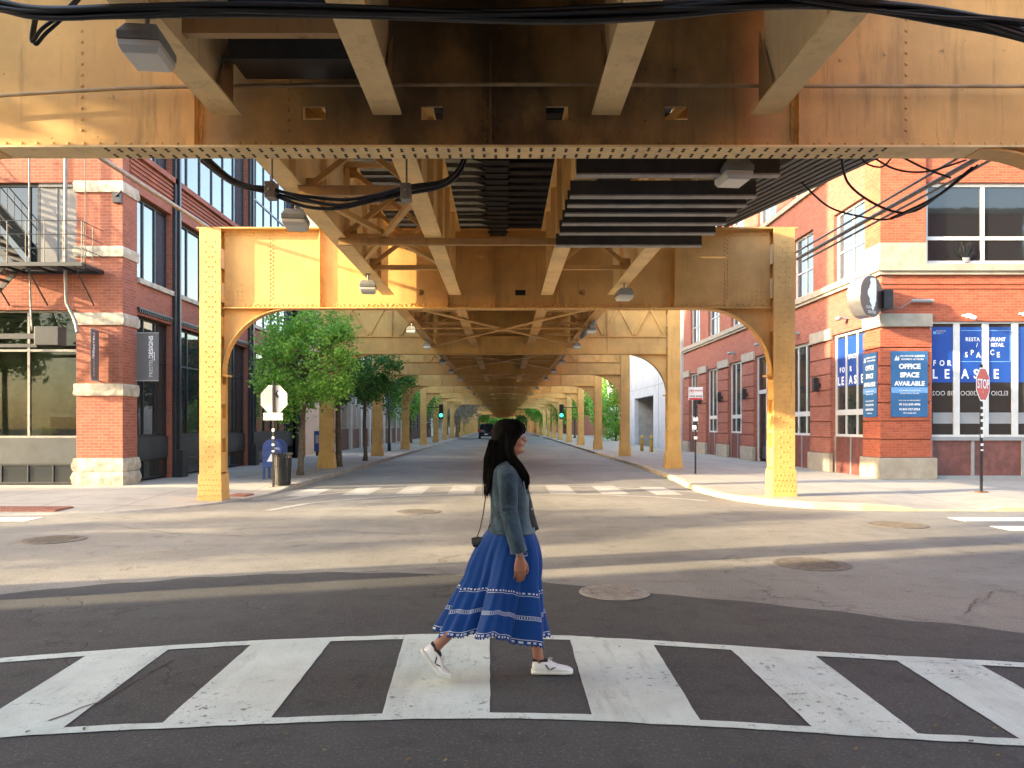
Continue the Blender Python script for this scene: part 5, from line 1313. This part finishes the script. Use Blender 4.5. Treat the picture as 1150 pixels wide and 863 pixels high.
# ================================================================== the woman
M['skin']=simple('warm_skin',(.30,.130,.078),.5,var=.06,scale=30,bump=.05); M['skin'].node_tree.nodes['Principled BSDF'].inputs['Subsurface Weight'].default_value=.12
M['skin'].node_tree.nodes['Principled BSDF'].inputs['Subsurface Radius'].default_value=(.02,.008,.004)
def hairmat():
    m=N('black_hair'); co=m.co('Object',(60,60,2.2)); n=m.noise(co,2.5,4,.6)
    m.set(col=m.mix(n,(.0012,.001,.001),(.0045,.0035,.003)),rough=.7,spec=.06); m.bump(n,.6,.006); return m.m
M['hair']=hairmat()
def denim():
    m=N('faded_denim'); co=m.co('Object'); n=m.noise(co,7,5,.65); f=m.noise(m.co('Object',(1,1,.4)),420,2)
    s=m.t.nodes.new('ShaderNodeSeparateXYZ'); m.t.links.new(m.t.nodes.new('ShaderNodeTexCoord').outputs['Object'],s.inputs[0])
    c=m.mix(m.ramp(n,.40,.62),(.004,.015,.030),(.024,.056,.088))
    c=m.mix(m.math('MULTIPLY',m.ramp(s.outputs[0],.05,.11),.75),c,(.13,.20,.235))     # paler washed front panel
    c=m.mix(m.math('MULTIPLY',f,.25),c,(.16,.22,.27))
    m.set(col=c,rough=.85,spec=.15,sheen=.15); m.bump(m.math('ADD',m.math('MULTIPLY',m.noise(m.co('Object',(1,1,1.8)),13,4),1.6),m.math('MULTIPLY',f,.3)),.7,.014); return m.m
M['denim']=denim()
M['seam']=simple('pale_denim_seam',(.20,.25,.28),.85,var=.2,scale=40)
def skirtmat():
    m=N('embroidered_blue_skirt'); s=m.t.nodes.new('ShaderNodeSeparateXYZ'); m.t.links.new(m.t.nodes.new('ShaderNodeTexCoord').outputs['UV'],s.inputs[0])
    u,v=s.outputs[0],s.outputs[1]
    def band(a,b): return m.math('MULTIPLY',m.math('GREATER_THAN',v,a),m.math('LESS_THAN',v,b))
    def dots(p,duty): return m.math('GREATER_THAN',m.math('SINE',m.math('MULTIPLY',u,2*pi/p)),duty)
    msk=None
    for b in (m.math('MULTIPLY',band(.008,.021),dots(.021,-.1)), band(.029,.033),
              band(.152,.155), m.math('MULTIPLY',band(.158,.171),dots(.008,.3)), band(.174,.177),
              band(.297,.300), m.math('MULTIPLY',band(.309,.319),dots(.022,-.1))):
        msk=b if msk is None else m.math('MAXIMUM',msk,b)
    co=m.co('Object'); n=m.noise(co,5,3); w=m.noise(m.co('Object',(1,1,.25)),60,2)
    c=m.mix(n,(.002,.032,.15),(.004,.056,.26)); c=m.mix(m.math('MULTIPLY',msk,.8),c,(.60,.63,.67))
    m.set(col=c,rough=.75,spec=.2,sheen=.1); m.bump(w,.15,.004); return m.m
M['skirt']=skirtmat()
M['leatherwhite']=simple('white_leather',(.78,.78,.76),.45,var=.05,scale=30)
M['solewhite']=simple('cream_rubber_sole',(.66,.66,.60),.6,var=.1,scale=20)
M['olive']=simple('grey_suede_mark',(.09,.095,.09),.8)
M['sock']=simple('dark_sock',(.02,.02,.025),.9)
M['top']=simple('dark_blouse',(.012,.012,.016),.8)
M['blackleather']=simple('black_leather',(.01,.01,.01),.35,bump=.2)
M['eyew']=simple('eye_white',(.7,.68,.66),.25); M['iris']=simple('dark_iris',(.02,.012,.008),.15)
M['specs']=simple('pale_glasses_frame',(.55,.42,.40),.3)
O0=V((0,0,0))
WX,WY=P(575,0,4.85).x,4.85
wo=T('person','woman with long black hair in a denim jacket and blue skirt striding over the crosswalk','person',(WX,WY,.008))
def ell(cx,cy,z,rx,ry,n=20,p=1.0,tx=0,tz=0):
    out=[]
    for k in range(n):
        a=2*pi*k/n; c_,s_=math.cos(a),math.sin(a)
        out.append(V((cx+rx*math.copysign(abs(c_)**p,c_),cy+ry*math.copysign(abs(s_)**p,s_),z+tz*c_)))
    return out
b=MB()
# head
b.loft([ell((xb+xf)/2,0,z,(xf-xb)/2,w) for z,xb,xf,w in ((1.424,-.02,.050,.03),(1.437,-.045,.066,.048),(1.455,-.070,.071,.058),(1.485,-.090,.070,.066),(1.515,-.103,.067,.071),(1.54,-.107,.064,.074),
   (1.562,-.108,.069,.075),(1.585,-.105,.073,.074),(1.61,-.092,.064,.066),(1.63,-.068,.044,.048),(1.641,-.03,.012,.02))])
b.tube([(.066,0,1.552),(.077,0,1.530),(.088,0,1.513)],[.008,.010,.013],8); b.ball((.085,0,1.510),.013,.013,.010)
for s in(-1,1): b.ball((.076,s*.011,1.505),.010,.009,.008)
b.ball((.072,0,1.489),.010,.022,.006); b.ball((.071,0,1.478),.010,.019,.007); b.ball((.060,0,1.449),.019,.022,.018); b.ball((.045,.03,1.50),.028,.030,.030); b.ball((.045,-.03,1.50),.028,.030,.030)
for s in(-1,1): b.ball((-.012,s*.074,1.525),.014,.010,.028)
b.tube([(-.045,0,1.32),(-.030,0,1.38),(-.012,0,1.44)],[.062,.053,.056],16)
# torso
b.loft([ell(cx,0,z,rx,ry,24) for z,cx,rx,ry in ((1.375,-.036,.055,.060),(1.345,-.042,.075,.13),(1.30,-.035,.088,.160),(1.24,-.022,.100,.150),(1.17,-.012,.105,.142),(1.08,-.010,.095,.130),(1.0,-.012,.098,.130),(.92,-.018,.112,.155),(.84,-.016,.112,.160),(.79,-.012,.09,.14))])
# legs: far leg forward, near leg trailing
b.tube([(-.005,.075,.86),(.045,.075,.67),(.098,.072,.49),(.125,.070,.40),(.148,.068,.27),(.166,.066,.15),(.172,.066,.10),(.178,.066,.06)],[.082,.072,.053,.050,.040,.033,.035,.034],16)
b.tube([(.165,.066,.055),(.24,.066,.040),(.30,.066,.032)],[.030,.026,.016],12)
b.tube([(-.012,-.078,.86),(-.11,-.078,.68),(-.215,-.078,.51),(-.275,-.080,.435),(-.375,-.082,.325),(-.46,-.084,.235),(-.495,-.084,.195),(-.505,-.084,.165)],[.082,.072,.053,.051,.040,.033,.034,.034],16)
b.tube([(-.515,-.084,.165),(-.478,-.084,.115),(-.445,-.084,.070)],[.030,.024,.016],12)
# near arm and hand
b.tube([(-.030,-.150,1.315),(-.022,-.178,1.22),(-.020,-.196,1.09),(.008,-.206,.96),(.040,-.214,.845),(.046,-.216,.805)],[.048,.043,.037,.033,.024,.023],14)
def hand(b,cx,cy,z,s,fw=1,sc=1.0):
    # palm hanging down, back of the hand away from the body (s=-1: near hand, palm faces +y)
    b.loft([ell(cx+dx,cy,z-dz,w,t,16) for dx,dz,w,t in ((0,-.01,.024,.019),(0,.02,.031,.018),(.0,.05,.037,.016),(-.001,.078,.038,.014),(-.001,.088,.034,.011))])
    for k,(ox,L,r) in enumerate(((.0285,.068,.0082),(.0095,.077,.0086),(-.0095,.071,.0082),(-.028,.055,.0072))):
        p0=V((cx+ox,cy,z-.068)); a=V((cx+ox*1.05-.001,cy-s*.004,z-.085-L*.30)); c=V((cx+ox*1.02-.006,cy-s*.017,z-.085-L*.66)); d_=V((cx+ox*.95-.012,cy-s*.034,z-.085-L*.93))
        b.tube([p0,a,c,d_,d_+V((-.001,-s*.003,-.003))],[r,r*1.03,r*.95,r*.8,r*.4],8)
    b.tube([(cx+.020,cy-s*.006,z-.018),(cx+.040,cy-s*.014,z-.048),(cx+.046,cy-s*.022,z-.080),(cx+.042,cy-s*.028,z-.105)],[.014,.0115,.0100,.0075],8)
hand(b,.047,-.217,.800,-1)
# far arm, swung a little back
b.tube([(-.030,.150,1.315),(-.045,.178,1.22),(-.070,.196,1.09),(-.095,.200,.96),(-.105,.200,.845),(-.106,.200,.805)],[.048,.043,.037,.033,.024,.023],14)
hand(b,-.106,.200,.800,1)
body=b.build('body',M['skin'],wo,org=O0,remesh=.0042,sm_it=3,uv=False)
for s in(-1,1):
    m=MB(); m.ball((.0595,s*.030,1.537),.010,.012,.0075); e=m.build('eye',M['eyew'],wo,org=O0,smooth=True)
    m=MB(); m.ball((.0675,s*.031,1.537),.003,.005,.005); m.build('iris',M['iris'],e,org=O0,smooth=True)
m=MB()
for s in(-1,1): m.tube([(.060,s*.012,1.562),(.068,s*.03,1.567),(.058,s*.05,1.562)],.003,6)
m.build('eyebrows',M['hair'],wo,org=O0)
# glasses
m=MB()
for s in(-1,1):
    m.tube([(.080-.012*abs(math.cos(a)),s*(.031+.022*math.cos(a)),1.537+.017*math.sin(a)) for a in [2*pi*k/20 for k in range(21)]],.0022,6,False)
    m.tube([(.066,s*.053,1.545),(.03,s*.074,1.547),(-.01,s*.079,1.54)],.0022,6)
m.tube([(.078,-.01,1.54),(.082,0,1.543),(.078,.01,1.54)],.0022,6)
m.build('glasses',M['specs'],wo,org=O0)
# hair
h=MB()
h.loft([ell((xb+xf)/2,0,z,(xf-xb)/2,w,26) for z,xb,xf,w in ((1.653,-.05,.012,.03),(1.643,-.085,.045,.058),(1.625,-.107,.068,.077),(1.60,-.121,.080,.086),(1.578,-.127,.081,.088),(1.566,-.129,.078,.089),(1.55,-.130,.03,.09),(1.52,-.134,.012,.089),(1.48,-.138,.006,.087),(1.44,-.142,.002,.085),
   (1.40,-.147,-.004,.088),(1.36,-.152,-.045,.10),(1.32,-.160,-.085,.11),(1.26,-.166,-.105,.11),(1.21,-.168,-.120,.10),(1.180,-.168,-.135,.07))])
for s in(-1,1):
    # fringe side and front lock falling over the chest
    h.tube([(.055,s*.050,1.61),(.062,s*.062,1.585),(.050,s*.074,1.562),(.020,s*.080,1.53),(-.005,s*.080,1.48)],[.018,.020,.018,.020,.022],10)
    h.tube([(-.03,s*.072,1.56),(-.022,s*.078,1.49),(-.015,s*.080,1.43),(.010,s*.085,1.38),(.042,s*.088,1.335),(.070,s*.084,1.29),(.078,s*.078,1.25),(.072,s*.076,1.215),(.062,s*.075,1.19)],[.030,.034,.036,.038,.042,.042,.038,.026,.008],14,sx=.75)
hr=h.build('hair',M['hair'],wo,org=O0,remesh=.005,sm_it=4,uv=False)
# loose strands so the edge is not a clean shell
m=MB(); rnd=random.Random(5)
for k in range(150):
    s=rnd.choice((-1,1)); 
    if k%3:
        x=-.112-rnd.random()*.068; y=rnd.uniform(-.1,.1); z1=1.175-rnd.random()*.035
        m.tube([(x+.035,y*.8,1.52),(x-.0,y,1.40),(x-.005,y*1.05,1.28),(x+rnd.uniform(-.012,.01),y,z1)],[.0022,.0022,.002,.0008],4)
    else:
        o_=rnd.uniform(-.035,.04); m.tube([(-.01+o_*.5,s*.098,1.44),(.02+o_,s*.115,1.365),(.070+o_,s*.112,1.29),(.072+o_*.8+rnd.uniform(-.01,.01),s*.095,1.19-rnd.random()*.03)],[.0022,.0022,.002,.0008],4)
for k in range(60):
    a=rnd.uniform(-1.2,1.2); y=.088*math.sin(a); x0=.02+.05*math.cos(a)
    m.tube([(x0*.6,y*.8,1.640),(x0+.012,y,1.612),(x0+.016+rnd.uniform(-.003,.004),y*1.02,1.585),(x0+.010,y*1.03,1.560-rnd.random()*.012)],[.003,.003,.0022,.0008],4)
m.build('hair_strands',M['hair'],hr,org=O0,smooth=True)
# jacket
j=MB()
j.loft([ell((xb+xf)/2,0,z,(xf-xb)/2,w,32,.92) for z,xb,xf,w in ((1.385,-.085,.012,.075),(1.36,-.115,.030,.125),(1.33,-.130,.048,.168),(1.28,-.140,.072,.180),(1.22,-.143,.096,.170),(1.16,-.140,.110,.163),(1.10,-.133,.114,.155),(1.04,-.130,.118,.150),(.99,-.136,.130,.158),(.945,-.145,.143,.168),(.925,-.146,.146,.170))])
j.tube([(-.040,-.130,1.325),(-.028,-.172,1.29),(-.024,-.188,1.20),(-.022,-.200,1.09),(.004,-.210,.97),(.028,-.217,.88),(.040,-.219,.832)],[.055,.064,.060,.055,.053,.050,.054],18)
j.tube([(-.040,.130,1.325),(-.036,.172,1.29),(-.050,.188,1.20),(-.075,.200,1.09),(-.095,.204,.97),(-.104,.204,.88),(-.106,.204,.84)],[.055,.064,.060,.055,.053,.050,.052],18)
j.tube([(-.085,-.05,1.385),(-.09,0,1.40),(-.085,.05,1.385)],.022,10)
# cloth creases at elbow and waist
for z,x in ((1.115,-.05),(1.085,-.052),(1.055,-.035),(1.02,-.025)): j.tube([(x-.012,-.235,z+.012),(x+.03,-.262+.005,z),(x+.065,-.235,z-.014)],.009,8)
jk=j.build('jacket',M['denim'],wo,org=O0,remesh=.0048,sm_it=2,uv=False)
m=MB()
m.tube([(.041+.052*math.cos(a),-.219+.050*math.sin(a),.826+.006*math.sin(a*2)-.004*math.cos(a)) for a in [2*pi*k/24 for k in range(25)]],.0032,6,False)
m.build('cuff_edge',M['seam'],jk,org=O0)
for zz in (.965,):
    m=MB(); m.loft([[V((p.x*1.0,p.y,z)) for p in ell((-.1455+.1435)/2,0,z,.1475+e,.1715+e,40,.92)] for z,e in ((.930,.003),(.934,.006),(.962,.004),(.966,.0))],caps=False); m.build('waistband',M['denim'],jk,org=O0)
m=MB()
m.tube([(-.138,-.05,1.30),(-.137,-.075,1.2),(-.133,-.072,1.1),(-.135,-.070,.99)],.0035,6)
m.tube([(.070,-.115,1.26),(.092,-.118,1.16),(.100,-.112,1.06),(.110,-.118,.97)],.0035,6)
m.tube([(-.066,-.215,1.26),(-.06,-.235,1.10)],.003,6)
m.build('seam',M['seam'],jk,org=O0)
for z in (1.18,1.08,.98,.945): m=MB(); m.ball((.124 if z<1.1 else .112,-.055,z),.006,.009,.009); m.build('button',M['brushed'],jk,org=O0)
# dark blouse front that shows below the open jacket
m=MB(); m.loft([ell(cx,0,z,rx,ry,20) for z,cx,rx,ry in ((1.20,.045,.062,.06),(1.12,.062,.066,.065),(1.05,.085,.058,.07),(.98,.103,.060,.075),(.945,.112,.062,.07))]); m.build('blouse',M['top'],wo,org=O0,smooth=True)
# skirt
NS,NV=220,40; vs=[];fs=[];uvs=[]
per=1.75
for i in range(NV+1):
    v=i/NV                                      # 0 waist .. 1 hem
    for k in range(NS):
        a=2*pi*k/NS; ca,sa=math.cos(a),math.sin(a)
        hz=.262-.03*ca+(.050*(1-abs(ca)) if sa<0 else .02*(1-abs(ca)))+.010*math.sin(3*a+1)
        z=.955+(hz-.955)*v
        cx=-.010+(-.120+.010)*v**1.15; rx=.135+(.308-.135)*v**.85; ry=.140+(.225-.140)*v**.75
        # buttock and thigh fullness
        rx+= .020*math.sin(pi*min(1,v*2.2))*(1 if v<.45 else 0)
        f=(.046*math.sin(7*a+.8*math.sin(2*a)+.5)+.024*math.sin(12*a+2.0+2.2*v)+.012*math.sin(23*a+3*v))*v**.8
        # cloth pulled in between the legs and caught by the trailing calf
        g=-.040*math.exp(-((a-1.5*pi-.15)/.28)**2)*v - .026*math.exp(-((a-1.5*pi+.55)/.20)**2)*v
        r=1+ (f+g)/.25
        vs.append((cx+rx*ca*r, ry*sa*r, z+.006*math.sin(14*a)*v))
for i in range(NV):
    for k in range(NS):
        fs.append((i*NS+k,i*NS+(k+1)%NS,(i+1)*NS+(k+1)%NS,(i+1)*NS+k)); 
me=bpy.data.meshes.new('skirt'); me.from_pydata(vs,[],fs); ul=me.uv_layers.new(name='UVMap')
for pl in me.polygons:
    for q,li in enumerate(pl.loop_indices):
        vi=me.loops[li].vertex_index; i,k=divmod(vi,NS)
        if k==0 and (pl.index%NS)==NS-1: k=NS
        ul.data[li].uv=(k/NS*per,(1-i/NV)*.71)
    pl.use_smooth=True
me.materials.append(M['skirt']); sk_=bpy.data.objects.new('skirt',me); C.objects.link(sk_); sk_.parent=wo
md=sk_.modifiers.new('s','SOLIDIFY'); md.thickness=.003
m=MB()
for k in range(0,NS,2):
    p=V(vs[NV*NS+k]); m.ball(p-V((0,0,.004)),.0055,nu=6,nv=4)
m.build('hem_fringe',M['skirt'],sk_,org=O0,uv=False)
# shoes
def shoe(hx,hz,y,a0,a1,label):
    def ctr(s):
        x,z=0,0; N_=40
        for i in range(N_):
            t=s*(i+.5)/N_; k=min(1,max(0,(t-.15)/.07)); k=k*k*(3-2*k); a=math.radians(a0+(a1-a0)*k); x+=s/N_*math.cos(a); z-=s/N_*math.sin(a)
        k=min(1,max(0,(s-.15)/.07)); k=k*k*(3-2*k); a=math.radians(a0+(a1-a0)*k)
        return x,z,a
    def pt(s,w,h):
        x,z,a=ctr(s); return V((hx+x+math.sin(a)*h, y+w, hz+z+math.cos(a)*h))
    def ring(s,w,h0,h1,n=20,sq=.6):
        out=[]
        for k in range(n):
            t=2*pi*k/n; cw,sw=math.cos(t),math.sin(t)
            hh=h0+(h1-h0)*(.5+.5*math.copysign(abs(sw)**(.55 if sw<0 else .9),sw)); out.append(pt(s,w*math.copysign(abs(cw)**sq,cw),hh))
        return out
    t=MB(); t.loft([ring(s,w,.018,h) for s,w,h in ((.004,.020,.062),(.012,.030,.088),(.03,.036,.098),(.055,.037,.090),(.085,.037,.086),(.11,.038,.083),(.14,.041,.070),(.17,.044,.057),(.20,.045,.049),(.23,.042,.043),(.25,.034,.037),(.262,.022,.030))])
    sh_=t.build('shoe',M['leatherwhite'],wo,org=O0,smooth=True)
    t=MB(); t.loft([ring(s,w,0,.028,20,.45) for s,w in ((-.003,.018),(.004,.032),(.03,.040),(.09,.041),(.14,.045),(.19,.049),(.23,.046),(.255,.036),(.268,.018))]); t.build('sole',M['solewhite'],sh_,org=O0,smooth=True)
    t=MB()
    for sy in (-1,1):
        e=.0435; 
        def bar_(s0,h0,s1,h1,w=.012):
            q=[pt(s0-w/2,sy*(.0375 if s0<.12 else .040),h0),pt(s0+w/2,sy*(.0375 if s0<.12 else .040),h0),pt(s1+w/2,sy*.0425,h1),pt(s1-w/2,sy*.0425,h1)]
            t.add(q+[p+V((0,sy*.004,0)) for p in q],[(0,1,2,3),(7,6,5,4),(0,4,5,1),(1,5,6,2),(2,6,7,3),(3,7,4,0)])
        bar_(.088,.068,.112,.036); bar_(.148,.052,.118,.036,.016)
    t.build('side_mark',M['olive'],sh_,org=O0)
    t=MB()
    for k in range(5):
        s=.115+k*.014; hgt=.085-k*.0065; t.tube([pt(s,-.018,hgt-.006),pt(s+.003,0,hgt+.001),pt(s,.018,hgt-.006)],.003,5)
    t.tube([pt(.105,-.01,.086),pt(.112,-.02,.098),pt(.125,-.022,.094),pt(.13,-.026,.080)],.0022,5)
    t.tube([pt(.105,.01,.086),pt(.118,.005,.100),pt(.135,-.005,.098)],.0022,5)
    t.build('lace',M['leatherwhite'],sh_,org=O0)
    t=MB(); t.loft([ring(s,w,.080,h,16,.9) for s,w,h in ((.004,.026,.094),(.02,.034,.106),(.06,.036,.100),(.09,.032,.094),(.105,.02,.090))]); t.build('sock',M['sock'],wo,org=O0,smooth=True)
shoe(.128,.0,.066,0,0,'front')
shoe(-.578,.193,-.084,53,18,'back')
wo.location.z=.010
# the bag at her hip
bg_=T('shoulder_bag','small black shoulder bag hanging behind the woman on a thin strap','bag',(WX-.225,WY+.03,.82))
m=MB(); m.box(-.256,-.186,-.005,.06,.835,.900); m.xf(Matrix.Translation((WX,WY,0))); m.build('body',M['blackleather'],bg_,bevel=.018)
m=MB(); m.box(-.259,-.184,-.010,-.006,.862,.902); m.xf(Matrix.Translation((WX,WY,0))); m.build('flap',M['blackleather'],bg_,bevel=.002)
m=MB(); m.tube([V(p)+V((WX,WY,0)) for p in ((-.225,.03,.90),(-.205,.02,.955),(-.185,0,1.05),(-.168,-.03,1.17),(-.150,-.03,1.30),(-.10,-.03,1.40))],.0035,6); m.build('strap',M['blackleather'],bg_)
# three specks of dry leaves on the near asphalt
m=MB()
for px,py in ((1120,852),(1048,820),(1115,822),(960,845),(920,733)): g_=G(px,py); m.bar((g_.x,g_.y,.014),(g_.x+.02,g_.y+.015,.02),.012,.003)
rnd=random.Random(11)
for k in range(170):
    x=rnd.uniform(-5,5); y=rnd.choice((rnd.uniform(2.6,4),rnd.uniform(4,15))); s_=rnd.uniform(.006,.016)
    if abs(x-WX)<.5 and abs(y-WY)<.5: continue
    a=rnd.uniform(0,6.28); m.bar((x,y,.014),(x+s_*math.cos(a)*1.6,y+s_*math.sin(a)*1.6,.018),s_,.003)
lt=m.build('litter',simple('dry_leaf_bits',(.20,.15,.08),.9,var=.5,scale=40)); lt['kind']='stuff'
# ================================================================== camera, light
cam=bpy.data.cameras.new('Camera'); co=bpy.data.objects.new('Camera',cam); C.objects.link(co)
cam.sensor_width=36; cam.lens=36*850/1150; cam.shift_x=(575-566)/1150; cam.shift_y=(478-431.5)/1150
co.location=(0,0,CAM); co.rotation_euler=(pi/2,0,0); cam.clip_start=.05; cam.clip_end=2000
S.camera=co
AZ,EL=math.radians(AZD),math.radians(ELD)      # travel direction of the light, measured from +Y towards +X
d=V((math.sin(AZ)*math.cos(EL),math.cos(AZ)*math.cos(EL),-math.sin(EL)))
sun=bpy.data.lights.new('Sun','SUN'); so=bpy.data.objects.new('Sun',sun); C.objects.link(so)
sun.energy=2.25; sun.angle=math.radians(.8); sun.color=(1.0,.80,.50)
so.rotation_euler=d.to_track_quat('-Z','Y').to_euler(); so.location=(-40,-10,30)
w=bpy.data.worlds.new('World'); S.world=w; w.use_nodes=True
nt=w.node_tree; bg=nt.nodes['Background']; sk=nt.nodes.new('ShaderNodeTexSky'); sk.sky_type='NISHITA'; sk.sun_disc=False
sk.sun_elevation=EL; sk.sun_rotation=math.atan2(-d.x,-d.y)%(2*pi); sk.dust_density=2.0; sk.air_density=1.0; sk.altitude=100; sk.ozone_density=0.0
nt.links.new(sk.outputs[0],bg.inputs[0]); bg.inputs[1].default_value=.15
S.view_settings.view_transform='Standard'; S.view_settings.look='None'; S.view_settings.gamma=1; S.view_settings.exposure=EXPO
S.cycles.max_bounces=8; S.cycles.diffuse_bounces=5; S.cycles.glossy_bounces=4; S.cycles.transparent_max_bounces=12
S.cycles.caustics_reflective=False; S.cycles.caustics_refractive=False; S.cycles.sample_clamp_indirect=6
try: S.cycles.use_denoising=True
except Exception: pass
